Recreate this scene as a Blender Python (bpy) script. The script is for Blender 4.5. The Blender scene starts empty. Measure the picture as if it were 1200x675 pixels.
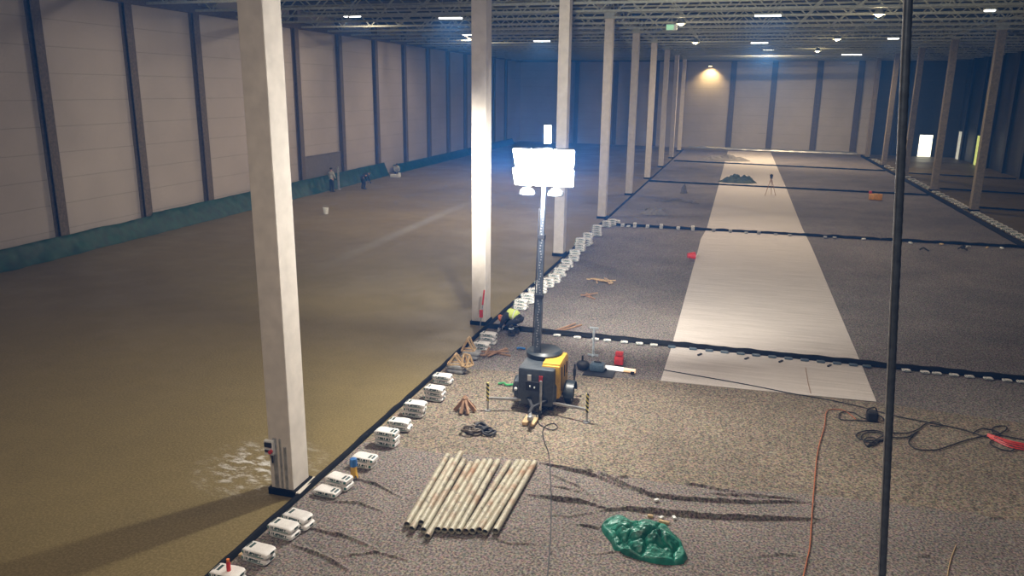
import bpy, bmesh, math, random
from mathutils import Vector, Matrix, noise
random.seed(7)
R = math.radians
COL = bpy.context.scene.collection
# ------------------------------------------------------------------ camera
H = 7.8
FPX, PIT, YAW, ROL = 907.9, .2505, .2828, .0114
FW = Vector((-math.sin(YAW)*math.cos(PIT), math.cos(YAW)*math.cos(PIT), -math.sin(PIT)))
_r = Vector((math.cos(YAW), math.sin(YAW), 0)); _u = _r.cross(FW)
RT = _r*math.cos(ROL) + _u*math.sin(ROL); UP = -_r*math.sin(ROL) + _u*math.cos(ROL)
EYE = Vector((0, 0, H))
def ray(x, y): return FW + RT*((x-600)/FPX) - UP*((y-337.5)/FPX)
def F(x, y, z=0.0):                 # the point of the level z seen at photo pixel x, y
    d = ray(x, y); return EYE + d*((z-H)/d.z)
def FY(x, y, Y):                    # the point of the plane Y seen at photo pixel
    d = ray(x, y); return EYE + d*(Y/d.y)
cd = bpy.data.cameras.new('camera'); cam = bpy.data.objects.new('camera', cd); COL.objects.link(cam)
cd.sensor_width = 36; cd.lens = FPX*36/1200; cd.clip_start = .1; cd.clip_end = 400
m3 = Matrix((RT, UP, -FW)).transposed().to_4x4(); m3.translation = EYE; cam.matrix_world = m3
bpy.context.scene.camera = cam
vs = bpy.context.scene.view_settings
vs.view_transform = 'Standard'; vs.look = 'None'; vs.gamma = 1; vs.use_curve_mapping = False; vs.exposure = 0.0

# ------------------------------------------------------------------ materials
class NT:
    def __init__(s, name):
        s.m = bpy.data.materials.new(name); s.m.use_nodes = True; s.t = s.m.node_tree
        s.b = s.t.nodes['Principled BSDF']
    def n(s, typ, **k):
        o = s.t.nodes.new(typ)
        for a, v in k.items(): setattr(o, a, v)
        return o
    def put(s, sock, v):
        if isinstance(v, bpy.types.NodeSocket): s.t.links.new(v, sock)
        elif v is not None: sock.default_value = v
    def math(s, op, a, b=None, c=None):
        o = s.n('ShaderNodeMath', operation=op)
        for i, v in enumerate((a, b, c)): s.put(o.inputs[i], v)
        return o.outputs[0]
    def coord(s, which='Object'):
        if not hasattr(s, 'tc'): s.tc = s.n('ShaderNodeTexCoord')
        return s.tc.outputs[which]
    def noise(s, scale, detail=3, vec=None, rough=.55, out=0):
        o = s.n('ShaderNodeTexNoise'); o.inputs['Scale'].default_value = scale
        o.inputs['Detail'].default_value = detail; o.inputs['Roughness'].default_value = rough
        s.put(o.inputs['Vector'], vec if vec is not None else s.coord()); return o.outputs[out]
    def ramp(s, f, lo, hi, a=0., b=1.):
        o = s.n('ShaderNodeMapRange'); o.inputs[1].default_value = lo; o.inputs[2].default_value = hi
        o.inputs[3].default_value = a; o.inputs[4].default_value = b; s.put(o.inputs[0], f); return o.outputs[0]
    def mix(s, f, a, b, mode='MIX'):
        o = s.n('ShaderNodeMix', data_type='RGBA', blend_type=mode); s.put(o.inputs[0], f)
        for i, v in ((6, a), (7, b)):
            if isinstance(v, (tuple, list)): v = (*v[:3], 1)
            s.put(o.inputs[i], v)
        return o.outputs[2]
    def bump(s, h, strength=.3, dist=.02):
        o = s.n('ShaderNodeBump'); o.inputs['Strength'].default_value = strength
        o.inputs['Distance'].default_value = dist; s.put(o.inputs['Height'], h); s.put(s.b.inputs['Normal'], o.outputs[0])
    def fin(s, col, rough=.6, metal=0.):
        if isinstance(col, (tuple, list)): col = (*col[:3], 1)
        s.put(s.b.inputs['Base Color'], col); s.put(s.b.inputs['Roughness'], rough); s.b.inputs['Metallic'].default_value = metal
        return s.m
def mat(name, col, rough=.6, metal=0., sc=8., var=.25, bump=0., spec=None):
    t = NT(name); n = t.noise(sc, 4)
    dark = tuple(c*(1-var) for c in col); lite = tuple(min(1, c*(1+var)) for c in col)
    t.fin(t.mix(t.ramp(n, .3, .7), dark, lite), rough, metal)
    if bump: t.bump(n, bump)
    if spec is not None: t.b.inputs['Specular IOR Level'].default_value = spec
    return t.m
def glow(name, col, strength):
    t = NT(name); t.fin((.8, .8, .8)); t.b.inputs['Emission Color'].default_value = (*col, 1)
    t.b.inputs['Emission Strength'].default_value = strength; return t.m
def felt(name, col, fine=24., var=.6, tint=.35, bump=.3):
    t = NT(name); n = t.noise(fine, 2); c = t.noise(fine*.7, 1, out=1)
    base = t.mix(t.ramp(n, .36, .64), tuple(x*(1-var) for x in col), tuple(x*(1+var) for x in col))
    big = t.ramp(t.noise(.35, 5), .3, .7, .8, 1.15)
    base = t.mix(1., base, t.mix(tint, (1, 1, 1), t.mix(1., c, (2, 2, 2), 'MULTIPLY')), 'MULTIPLY')
    g = t.n('ShaderNodeCombineColor'); [t.put(g.inputs[i], big) for i in range(3)]
    t.fin(t.mix(1., base, g.outputs[0], 'MULTIPLY'), .95); t.b.inputs['Specular IOR Level'].default_value = .1
    t.bump(n, bump, .02); return t.m
M = {}
M['felt_grey'] = felt('grey geotextile felt', (.205, .182, .168))
M['felt_tan'] = felt('tan geotextile felt', (.225, .187, .143))
M['felt_fore'] = felt('dark grey geotextile felt', (.215, .185, .165), var=.6)
def strip_mat():
    t = NT('white fleece'); c = t.coord(); s = t.n('ShaderNodeSeparateXYZ'); t.put(s.inputs[0], c)
    mp = t.n('ShaderNodeMapping'); mp.inputs['Scale'].default_value = (.25, 3.2, 1); t.put(mp.inputs[0], c)
    n = t.noise(2.2, 5, mp.outputs[0]); f = t.noise(45, 2)
    col = t.mix(t.ramp(n, .35, .65), (.56, .51, .475), (.70, .64, .60))
    col = t.mix(t.ramp(f, .3, .7, 0, .35), col, (.45, .405, .375))
    t.fin(col, .9); t.bump(f, .2, .01); return t.m
M['fleece'] = strip_mat()
def floor_mat():
    t = NT('polished concrete floor'); c = t.coord(); s = t.n('ShaderNodeSeparateXYZ'); t.put(s.inputs[0], c)
    x, y = s.outputs[0], s.outputs[1]
    col = t.mix(t.ramp(t.noise(.16, 5), .35, .65), (.145, .108, .034), (.19, .145, .055))
    col = t.mix(t.ramp(t.noise(1.3, 6), .4, .75, 0, .4), col, (.11, .082, .028))
    f = t.noise(22, 2); col = t.mix(t.ramp(f, .4, .65, 0, .55), col, (.30, .23, .11))
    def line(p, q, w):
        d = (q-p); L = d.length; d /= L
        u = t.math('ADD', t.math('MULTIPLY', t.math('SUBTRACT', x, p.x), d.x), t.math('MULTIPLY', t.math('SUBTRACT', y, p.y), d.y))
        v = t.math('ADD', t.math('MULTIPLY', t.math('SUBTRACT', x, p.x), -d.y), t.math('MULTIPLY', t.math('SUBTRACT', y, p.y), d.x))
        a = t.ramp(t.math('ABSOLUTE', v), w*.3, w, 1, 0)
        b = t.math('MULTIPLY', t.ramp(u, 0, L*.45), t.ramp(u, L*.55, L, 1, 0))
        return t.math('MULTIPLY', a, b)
    # pale light streak, and wet glints by the near column, painted into the colour
    light_streak = line(F(570, 228), F(352, 324), .55)
    col = t.mix(t.math('MULTIPLY', light_streak, .3), col, (.42, .44, .46))
    mp = t.n('ShaderNodeMapping'); t.put(mp.inputs[0], c); mp.inputs['Rotation'].default_value = (0, 0, R(35)); mp.inputs['Scale'].default_value = (1, 2.2, 1)
    st = t.ramp(t.noise(2.6, 9, mp.outputs[0], .75), .50, .60)
    p = F(306, 545)
    dd = t.math('POWER', t.math('ADD', t.math('POWER', t.math('SUBTRACT', x, p.x), 2.), t.math('POWER', t.math('SUBTRACT', y, p.y), 2.)), .5)
    dust = t.math('MULTIPLY', st, t.ramp(dd, .4, 1.5, 1, 0))
    col = t.mix(t.math('MULTIPLY', dust, .7), col, (.75, .75, .74))
    wet = t.ramp(t.noise(.3, 4), .42, .62, .58, .42)
    t.fin(col, wet); t.b.inputs['Specular IOR Level'].default_value = .28
    t.bump(t.noise(5, 4), .08, .01); return t.m
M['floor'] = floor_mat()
def panel_mat(name, a, b, pitch=1.2):
    t = NT(name); c = t.coord(); s = t.n('ShaderNodeSeparateXYZ'); t.put(s.inputs[0], c)
    k = t.math('PINGPONG', t.math('ADD', s.outputs[2], .1), pitch/2)
    ln = t.ramp(k, .0, .03, 1, 0)
    col = t.mix(t.ramp(t.noise(.35, 4), .3, .7), a, b)
    col = t.mix(t.ramp(t.noise(30, 2), .35, .65, 0, .35), col, tuple(x*.6 for x in a))
    col = t.mix(t.math('MULTIPLY', ln, .45), col, (.12, .11, .10)); t.fin(col, .45)
    t.bump(ln, -.3, .02); return t.m
M['panel'] = panel_mat('pale wall panel', (.46, .405, .385), (.55, .485, .46))
M['panel_back'] = panel_mat('pale end wall panel', (.50, .455, .42), (.58, .53, .49))
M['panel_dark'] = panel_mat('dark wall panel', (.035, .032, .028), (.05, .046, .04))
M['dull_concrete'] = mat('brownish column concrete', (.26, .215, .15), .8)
M['pilaster'] = mat('wall post paint', (.13, .10, .075), .6, var=.3)
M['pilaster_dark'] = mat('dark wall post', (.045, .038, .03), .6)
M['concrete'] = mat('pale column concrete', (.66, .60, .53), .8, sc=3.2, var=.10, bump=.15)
M['steel'] = mat('grey truss steel', (.40, .41, .345), .5, .2, var=.15)
M['deck'] = mat('roof deck', (.05, .055, .045), .8)
M['black'] = mat('black membrane', (.008, .008, .008), .75, sc=5, var=.4, bump=.5, spec=.15)
M['rubber'] = mat('black rubber', (.02, .02, .022), .6)
M['dkgrey'] = mat('dark grey paint', (.055, .065, .075), .45)
M['teal_black'] = mat('black tub plastic', (.022, .030, .036), .4)
M['yellow'] = mat('yellow paint', (.62, .36, .045), .45, var=.12)
M['galv'] = mat('galvanised steel', (.45, .46, .47), .35, .6)
M['mast'] = mat('mast steel', (.11, .13, .16), .4, .5)
M['white'] = mat('white plastic', (.8, .8, .78), .5, var=.04)
M['red'] = mat('red plastic', (.70, .05, .04), .4)
M['orange'] = mat('orange plastic', (.85, .22, .05), .45)
M['orange_cable'] = mat('faded red cable', (.42, .13, .05), .5)
M['blue'] = mat('blue plastic', (.03, .16, .45), .35)
M['bluegrey'] = mat('blue grey film', (.08, .12, .16), .4)
M['wood'] = mat('raw timber', (.55, .38, .20), .7, sc=12)
M['wood_dk'] = mat('weathered timber', (.34, .20, .12), .75, sc=12)
M['skin'] = mat('skin', (.5, .28, .19), .5, var=.05)
M['cloth_dk'] = mat('dark work cloth', (.025, .025, .03), .85)
M['cloth_pale'] = mat('pale grey cloth', (.42, .42, .38), .85)
M['hivis'] = mat('fluorescent yellow cloth', (.72, .85, .22), .7, var=.05)
M['boot'] = mat('boot leather', (.03, .025, .02), .6)
M['debris'] = mat('grey rubble', (.22, .20, .17), .8, sc=15, var=.5)
M['greensheet'] = mat('dark green sheeting', (.006, .050, .034), .55, sc=2.5, var=.45, bump=.6)
M['dull_green'] = mat('dusty dark green plastic', (.045, .065, .05), .7, sc=3, var=.5, bump=.6)
M['tarp'] = mat('green tarpaulin', (.020, .18, .125), .40, sc=5, var=.55, bump=.7)
M['kraft'] = mat('hose rubber', (.10, .075, .05), .5, sc=9, var=.5)
M['pvc'] = mat('clear tube plastic', (.45, .50, .55), .3)
M['lamp'] = glow('flood lamp light', (1, .98, .95), 40)
M['tube_light'] = glow('ceiling lamp light', (.92, .96, 1), 7)
M['warm_light'] = glow('warm ceiling lamp light', (1, .86, .55), 9)
M['daylight'] = glow('daylight opening', (.95, 1, .98), 2.2)
M['daylight_dim'] = glow('pale daylight gap', (.6, .68, .75), .5)
M['daylight_green'] = glow('yellow green daylight gap', (.62, .85, .12), .6)
M['green_glow'] = glow('green exit light', (.02, .55, .22), .7)
def pipe_mat():
    t = NT('rust stained pipe'); oi = t.n('ShaderNodeObjectInfo'); va = t.n('ShaderNodeVectorMath', operation='ADD'); t.put(va.inputs[0], t.coord()); cx = t.n('ShaderNodeCombineXYZ'); t.put(cx.inputs[0], t.math('MULTIPLY', oi.outputs['Random'], 40.)); t.put(va.inputs[1], cx.outputs[0])
    n = t.noise(1.6, 6, va.outputs[0]); f = t.noise(9, 5, va.outputs[0])
    col = t.mix(t.ramp(n, .50, .68), (.44, .41, .31), (.30, .17, .09))
    col = t.mix(t.ramp(f, .52, .72, 0, .75), col, (.14, .12, .09)); t.fin(col, .55, .1); t.bump(f, .2, .01); return t.m
M['pipe'] = pipe_mat()
def sack_mat():
    t = NT('printed white sack'); c = t.coord(); s = t.n('ShaderNodeSeparateXYZ'); t.put(s.inputs[0], c)
    x, y, z = s.outputs; g = t.n('ShaderNodeSeparateXYZ'); t.put(g.inputs[0], t.coord('Normal'))
    def box(v, lo, hi): return t.math('MULTIPLY', t.math('GREATER_THAN', v, lo), t.math('LESS_THAN', v, hi))
    side = t.math('GREATER_THAN', t.math('ABSOLUTE', g.outputs[1]), .6)
    mp = t.n('ShaderNodeMapping'); mp.inputs['Scale'].default_value = (44, 1, 9); t.put(mp.inputs[0], c)
    ltr = t.math('GREATER_THAN', t.noise(1., 1, mp.outputs[0]), .44)
    band = t.math('MULTIPLY', t.math('MULTIPLY', box(x, -.17, .17), box(z, .06, .105)), t.math('MULTIPLY', side, ltr))
    low = t.math('MULTIPLY', t.math('MULTIPLY', box(x, -.13, .20), box(z, .035, .052)), side)
    dot = t.math('MULTIPLY', t.math('MULTIPLY', box(x, -.25, -.205), box(z, .05, .10)), side)
    top = t.math('GREATER_THAN', g.outputs[2], .6)
    b2 = t.math('ADD', box(x, -.235, -.195), box(x, -.165, -.115))
    tm = t.math('MULTIPLY', t.math('MULTIPLY', b2, box(y, -.06, .09)), top)
    end = t.math('MULTIPLY', t.math('GREATER_THAN', g.outputs[0], .6), t.math('MULTIPLY', box(y, -.03, .07), box(z, .05, .10)))
    n = t.noise(5, 3)
    col = t.mix(t.ramp(n, .3, .7), (.74, .71, .68), (.86, .83, .80))
    col = t.mix(t.math('MAXIMUM', band, t.math('MAXIMUM', tm, end)), col, (.012, .05, .045))
    col = t.mix(t.math('MAXIMUM', low, dot), col, (.02, .17, .14))
    t.fin(col, .5); t.bump(t.noise(9, 3), .25, .02); return t.m
M['sack'] = sack_mat()
M['sack_grey'] = mat('dusty grey sack', (.30, .30, .30), .7, sc=6, var=.3)
def hazard_mat():
    t = NT('black and yellow bands'); s = t.n('ShaderNodeSeparateXYZ'); t.put(s.inputs[0], t.coord())
    v = t.math('GREATER_THAN', t.math('FRACT', t.math('MULTIPLY', t.math('ADD', s.outputs[2], s.outputs[0]), 9.)), .5)
    t.fin(t.mix(v, (.02, .02, .02), (.85, .75, .25)), .5); return t.m
M['hazard'] = hazard_mat()

# ------------------------------------------------------------------ mesh helpers
class MB:
    def __init__(s): s.v = []; s.f = []; s.mi = []
    def add(s, vs_, fs, mi=0):
        k = len(s.v); s.v += [Vector(v) for v in vs_]; s.f += [tuple(i+k for i in f) for f in fs]; s.mi += [mi]*len(fs); return s
    def box(s, c, d, rot=None, mi=0, bev=0.):
        c = Vector(c); hx, hy, hz = d[0]/2, d[1]/2, d[2]/2
        if bev:
            bm = bmesh.new(); bmesh.ops.create_cube(bm, size=1)
            for v in bm.verts: v.co = Vector((v.co.x*d[0], v.co.y*d[1], v.co.z*d[2]))
            bmesh.ops.bevel(bm, geom=bm.edges[:], offset=bev, segments=2, affect='EDGES', profile=.5)
            vv = [v.co.copy() for v in bm.verts]; bm.verts.index_update(); ff = [[v.index for v in f.verts] for f in bm.faces]; bm.free()
        else:
            vv = [Vector((a*hx, b*hy, e*hz)) for a, b, e in ((-1,-1,-1),(1,-1,-1),(1,1,-1),(-1,1,-1),(-1,-1,1),(1,-1,1),(1,1,1),(-1,1,1))]
            ff = [(0,3,2,1),(4,5,6,7),(0,1,5,4),(1,2,6,5),(2,3,7,6),(3,0,4,7)]
        if rot is not None: vv = [rot @ v for v in vv]
        return s.add([v+c for v in vv], ff, mi)
    def bar(s, a, b, w, h=None, mi=0):        # square bar from a to b
        a, b = Vector(a), Vector(b); d = b-a; q = d.to_track_quat('X', 'Z').to_matrix()
        return s.box((a+b)/2, (d.length, w, h or w), q, mi)
    def tube(s, pts, r, n=8, cap=True, mi=0, closed=False):
        pts = [Vector(p) for p in pts]; N = len(pts); rs = r if isinstance(r, (list, tuple)) else [r]*N
        k = len(s.v); up = None
        for i, p in enumerate(pts):
            if closed: d = pts[(i+1) % N]-pts[i-1]
            else: d = pts[min(i+1, N-1)]-pts[max(i-1, 0)]
            if d.length < 1e-9: d = Vector((0, 0, 1))
            d.normalize()
            if up is None: up = Vector((0, 0, 1)) if abs(d.z) < .9 else Vector((1, 0, 0))
            sx = d.cross(up); 
            if sx.length < 1e-6: sx = d.orthogonal()
            sx.normalize(); up = sx.cross(d).normalized()
            for j in range(n):
                a = 2*math.pi*j/n; s.v.append(p+sx*math.cos(a)*rs[i]+up*math.sin(a)*rs[i])
        for i in range(N if closed else N-1):
            for j in range(n):
                a, b = k+i*n+j, k+i*n+(j+1) % n; i2 = (i+1) % N
                s.f.append((a, b, k+i2*n+(j+1) % n, k+i2*n+j)); s.mi.append(mi)
        if cap and not closed:
            s.f.append(tuple(k+j for j in range(n))[::-1]); s.mi.append(mi)
            s.f.append(tuple(k+(N-1)*n+j for j in range(n))); s.mi.append(mi)
        return s
    def pipe(s, a, b, ro, ri, n=20):
        a, b = Vector(a), Vector(b); d = (b-a).normalized(); sx = d.cross(Vector((0,0,1))).normalized(); up = sx.cross(d); k = len(s.v)
        for p, r in ((a, ro), (b, ro), (b, ri), (a, ri)):
            for j in range(n):
                t = 2*math.pi*j/n; s.v.append(p+sx*math.cos(t)*r+up*math.sin(t)*r)
        for q in range(4):
            for j in range(n):
                s.f.append((k+q*n+j, k+q*n+(j+1) % n, k+((q+1) % 4)*n+(j+1) % n, k+((q+1) % 4)*n+j)); s.mi.append(0)
        return s
    def ball(s, c, r, n=10, mi=0, cut=None):
        c = Vector(c); rr = r if isinstance(r, (tuple, list)) else (r, r, r); k = len(s.v); m = n
        for i in range(m+1):
            ph = math.pi*i/m
            for j in range(2*n):
                a = math.pi*j/n; s.v.append(c+Vector((rr[0]*math.sin(ph)*math.cos(a), rr[1]*math.sin(ph)*math.sin(a), rr[2]*math.cos(ph))))
        w = 2*n
        for i in range(m):
            if cut is not None and math.cos(math.pi*(i+.5)/m) < cut: continue
            for j in range(w): s.f.append((k+i*w+j, k+(i+1)*w+j, k+(i+1)*w+(j+1) % w, k+i*w+(j+1) % w)); s.mi.append(mi)
        return s
    def lathe(s, prof, c=(0,0,0), n=20, mi=0):
        c = Vector(c); k = len(s.v)
        for r, z in prof:
            for j in range(n):
                a = 2*math.pi*j/n; s.v.append(c+Vector((r*math.cos(a), r*math.sin(a), z)))
        for i in range(len(prof)-1):
            for j in range(n): s.f.append((k+i*n+j, k+i*n+(j+1) % n, k+(i+1)*n+(j+1) % n, k+(i+1)*n+j)); s.mi.append(mi)
        return s
    def grid(s, fn, nu, nv, mi=0):
        k = len(s.v)
        for i in range(nu+1):
            for j in range(nv+1): s.v.append(Vector(fn(i/nu, j/nv)))
        for i in range(nu):
            for j in range(nv):
                a = k+i*(nv+1)+j; s.f.append((a, a+nv+1, a+nv+2, a+1)); s.mi.append(mi)
        return s
    def build(s, name, mats, parent=None, smooth=False, loc=None):
        me = bpy.data.meshes.new(name); me.from_pydata([tuple(v) for v in s.v], [], s.f)
        for mm in (mats if isinstance(mats, list) else [mats]): me.materials.append(M[mm] if isinstance(mm, str) else mm)
        me.polygons.foreach_set('material_index', s.mi)
        bm = bmesh.new(); bm.from_mesh(me); bmesh.ops.remove_doubles(bm, verts=bm.verts, dist=1e-5)
        bmesh.ops.recalc_face_normals(bm, faces=bm.faces); bm.to_mesh(me); bm.free()
        if smooth:
            me.polygons.foreach_set('use_smooth', [True]*len(me.polygons)); me.set_sharp_from_angle(angle=R(40))
        o = bpy.data.objects.new(name, me); COL.objects.link(o)
        if parent: o.parent = parent
        if loc is not None: o.location = loc
        return o
def tag(o, label, cat, group=None, kind=None):
    o['label'] = label; o['category'] = cat
    if group: o['group'] = group
    if kind: o['kind'] = kind
    return o
def struct(o): o['kind'] = 'structure'; return o
def empty(name, loc, label, cat, group=None, rz=0):
    o = bpy.data.objects.new(name, None); COL.objects.link(o); o.empty_display_size = .2
    o.location = loc; o.rotation_euler = (0, 0, rz); return tag(o, label, cat, group)
def copy_tree(o, parent=None):
    c = o.copy(); COL.objects.link(c)
    if parent: c.parent = parent
    for ch in list(o.children): copy_tree(ch, c)
    return c
ORD = ['nearest', 'second', 'third', 'fourth', 'fifth', 'sixth', 'seventh', 'eighth', 'ninth', 'tenth', 'eleventh', 'twelfth', 'thirteenth', 'fourteenth', 'fifteenth', 'sixteenth', 'seventeenth', 'eighteenth', 'nineteenth', 'twentieth', 'twenty-first', 'twenty-second', 'twenty-third', 'twenty-fourth', 'twenty-fifth', 'twenty-sixth', 'twenty-seventh', 'twenty-eighth', 'twenty-ninth', 'thirtieth', 'thirty-first', 'thirty-second', 'thirty-third', 'thirty-fourth', 'thirty-fifth', 'thirty-sixth', 'thirty-seventh', 'thirty-eighth', 'thirty-ninth', 'fortieth']
def nth(i): return 'first' if i == 0 else ORD[i]
def catmull(pts, k=8, closed=False):
    pts = [Vector(p) for p in pts]; n = len(pts); out = []
    for i in range(n if closed else n-1):
        p1, p2 = pts[i], pts[(i+1) % n]
        p0 = pts[i-1] if (i or closed) else p1; p3 = pts[(i+2) % n] if (i+2 < n or closed) else p2
        for j in range(k):
            t = j/k; out.append(.5*((2*p1)+(p2-p0)*t+(2*p0-5*p1+4*p2-p3)*t*t+(3*p1-p0-3*p2+p3)*t**3))
    if not closed: out.append(pts[-1])
    return out

# ------------------------------------------------------------------ room
def WL(Y): return -30.75-.031*(Y-25)
def WBK(X): return 116.2-(X+8)*.12
XR = 26.2; TOP = 13.2; Y0 = -4.
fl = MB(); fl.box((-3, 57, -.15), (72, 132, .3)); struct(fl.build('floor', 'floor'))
def wallseg(name, p, q, out, m, z1=TOP, th=.3):
    b = MB(); p, q, o = Vector((*p, 0)), Vector((*q, 0)), Vector((*out, 0))*th; z = Vector((0, 0, z1))
    b.add([p, q, q+o, p+o, p+z, q+z, q+o+z, p+o+z], [(0,3,2,1),(4,5,6,7),(0,1,5,4),(1,2,6,5),(2,3,7,6),(3,0,4,7)])
    return struct(b.build(name, m))
XC = WL(119.3)
wallseg('wall_left', (WL(Y0), Y0), (XC, 119.3), (-1, 0), 'panel')
wallseg('wall_back', (XC-.3, WBK(XC)), (16.4, WBK(16.4)), (0, 1), 'panel_back')
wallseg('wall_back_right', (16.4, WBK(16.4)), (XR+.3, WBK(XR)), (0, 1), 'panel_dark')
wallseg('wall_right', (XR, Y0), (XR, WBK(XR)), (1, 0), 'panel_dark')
b = MB(); b.box((-3, 57, TOP+.12), (64, 128, .22))
for i in range(32): b.box((-3, -5+i*4., TOP-.04), (60, .12, .1))
struct(b.build('ceiling', 'deck'))
tn = 0
def trim(b, m):
    global tn; tn += 1; return struct(b.build('trim_%d' % tn, m))
PY = [11.8, 17.5, 23.2, 28.9, 34.7, 40.2, 45.8, 51.5, 58.3, 65.2, 71.9, 78.5, 84.8, 91.1, 97.4, 103.7, 110]
for y in PY:
    b = MB(); x = WL(y); b.box((x+.16, y, 6.55), (.30, .07, 13.1))        # steel wall post: web and two flanges
    b.box((x+.32, y, 6.55), (.04, .50, 13.1)); b.box((x+.02, y, 6.55), (.04, .56, 13.1))
    b.box((x+.18, y, .25), (.34, .56, .5)); trim(b, 'pilaster')
b = MB()
b.bar((WL(Y0)+.2, Y0, 12.1), (XC+.2, 119, 12.1), .3, .45); trim(b, 'pilaster')
for px in (857, 905, 957, 1004):
    X = FY(px, 120, 114.5).x; Y = WBK(X)
    b = MB(); b.box((X, Y-.15, 6.), (.75, .3, 11.9)); b.box((X, Y-.3, 6.), (.5, .04, 11.9)); trim(b, 'pilaster')
for X in (-12.5, -18.5, -24.5):
    b = MB(); b.box((X, WBK(X)-.15, 6.), (.6, .3, 11.9)); b.box((X, WBK(X)-.3, 6.), (.4, .04, 11.9)); trim(b, 'pilaster')
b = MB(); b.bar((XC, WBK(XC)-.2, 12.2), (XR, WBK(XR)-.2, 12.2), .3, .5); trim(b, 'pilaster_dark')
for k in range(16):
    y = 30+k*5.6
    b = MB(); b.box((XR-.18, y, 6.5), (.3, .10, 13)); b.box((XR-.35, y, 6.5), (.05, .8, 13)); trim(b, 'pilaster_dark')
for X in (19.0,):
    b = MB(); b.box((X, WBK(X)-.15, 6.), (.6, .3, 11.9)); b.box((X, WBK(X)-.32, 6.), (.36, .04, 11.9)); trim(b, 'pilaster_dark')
# pale grey lower panel on the left wall between two posts
b = MB(); b.bar((WL(52)+.1, 51.9, 1.45), (WL(58)+.1, 57.9, 1.45), .08, 2.5); b.bar((WL(52)+.12, 51.9, 2.72), (WL(58)+.12, 57.9, 2.72), .12, .06)
trim(b, mat('grey lower wall panel', (.17, .15, .14), .6))
# openings to daylight, right rear
def opening(n, c, w, h, ax, m, label=None):
    r = bpy.data.objects.new('door_%d' % n, None); COL.objects.link(r); r.location = c; r['kind'] = 'structure'
    q = Matrix.Rotation(0 if ax == 'X' else math.pi/2, 3, 'Z')
    b = MB(); b.box(q @ Vector((0, -.03, h/2)), (w if ax == 'X' else .04, .04 if ax == 'X' else w, h)); o = b.build('daylight_opening', m, r)
    b = MB()
    for sx in (-1, 1): b.box(q @ Vector((sx*(w/2+.06), -.06, h/2+.05)), ((.12, .14, h+.1) if ax == 'X' else (.14, .12, h+.1)))
    b.box(q @ Vector((0, -.06, h+.06)), ((w+.24, .14, .12) if ax == 'X' else (.14, w+.24, .12))); b.build('door_frame', 'pilaster_dark', r)
Xd = FY(1083, 176, 112.6).x
opening(1, (Xd, WBK(Xd)-.02, 0), 1.55, 2.75, 'X', 'daylight')
opening(2, (XR-.37, 109.2, 0), 2.0, 3.4, 'Y', 'daylight_dim')
opening(3, (XR-.37, 101.2, 0), 1.3, 3.3, 'Y', 'daylight_green')

# ------------------------------------------------------------------ concrete columns
def column(x, y, top, label, group, m='concrete'):
    r = empty('concrete_column', (x, y, 0), label, 'column', group)
    w, d = .49, .58
    b = MB(); b.box((0, 0, top/2), (w, d, top), bev=.018); sh = b.build('shaft', m, r)
    b = MB(); b.box((0, 0, .07), (w+.1, d+.1, .14), bev=.01); b.build('membrane_collar', 'black', r)
    b = MB(); b.box((0, 0, top-.12), (w+.1, d+.1, .24), bev=.01); b.build('head_plate', 'steel', r)
    return r, sh
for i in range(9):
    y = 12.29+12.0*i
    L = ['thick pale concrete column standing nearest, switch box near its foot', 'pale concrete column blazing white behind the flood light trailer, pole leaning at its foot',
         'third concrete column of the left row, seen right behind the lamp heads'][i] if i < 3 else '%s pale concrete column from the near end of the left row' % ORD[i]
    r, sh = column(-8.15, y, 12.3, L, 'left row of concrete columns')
    if i == 0:
        for cx_, cw, ch in ((-.10, .07, 1.05), (.02, .03, 1.05), (.12, .045, .9)): b = MB(); b.box((cx_, -.305, ch/2+.15), (cw, .03, ch)); b.build('conduit', 'galv', r)
        b = MB(); b.box((.33, .05, .05), (.10, .7, .10), bev=.01); b.build('pale_foot_strip', 'concrete', r)
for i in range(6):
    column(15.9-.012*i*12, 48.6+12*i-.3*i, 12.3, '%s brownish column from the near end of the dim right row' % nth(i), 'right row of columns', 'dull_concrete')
# switch box on the near column
sb = empty('isolator_switch', (-8.34, 11.95, 1.02), 'white and black switch box with red knob mounted low on nearest column', 'switch')
b = MB(); b.box((0, 0, 0), (.20, .08, .30), bev=.01); b.build('housing', 'white', sb)
b = MB(); b.box((.0, -.05, .07), (.15, .03, .09)); b.box((0, -.05, -.06), (.15, .03, .04)); b.build('cover', 'rubber', sb)
b = MB(); b.tube([(.06, -.04, -.06), (.06, -.10, -.06)], .038, 12); b.build('knob', 'red', sb)
b = MB(); b.tube([(.05, -.01, -.14), (.05, -.01, -.32)], .018, 8); b.build('cable_gland', 'rubber', sb)

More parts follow.
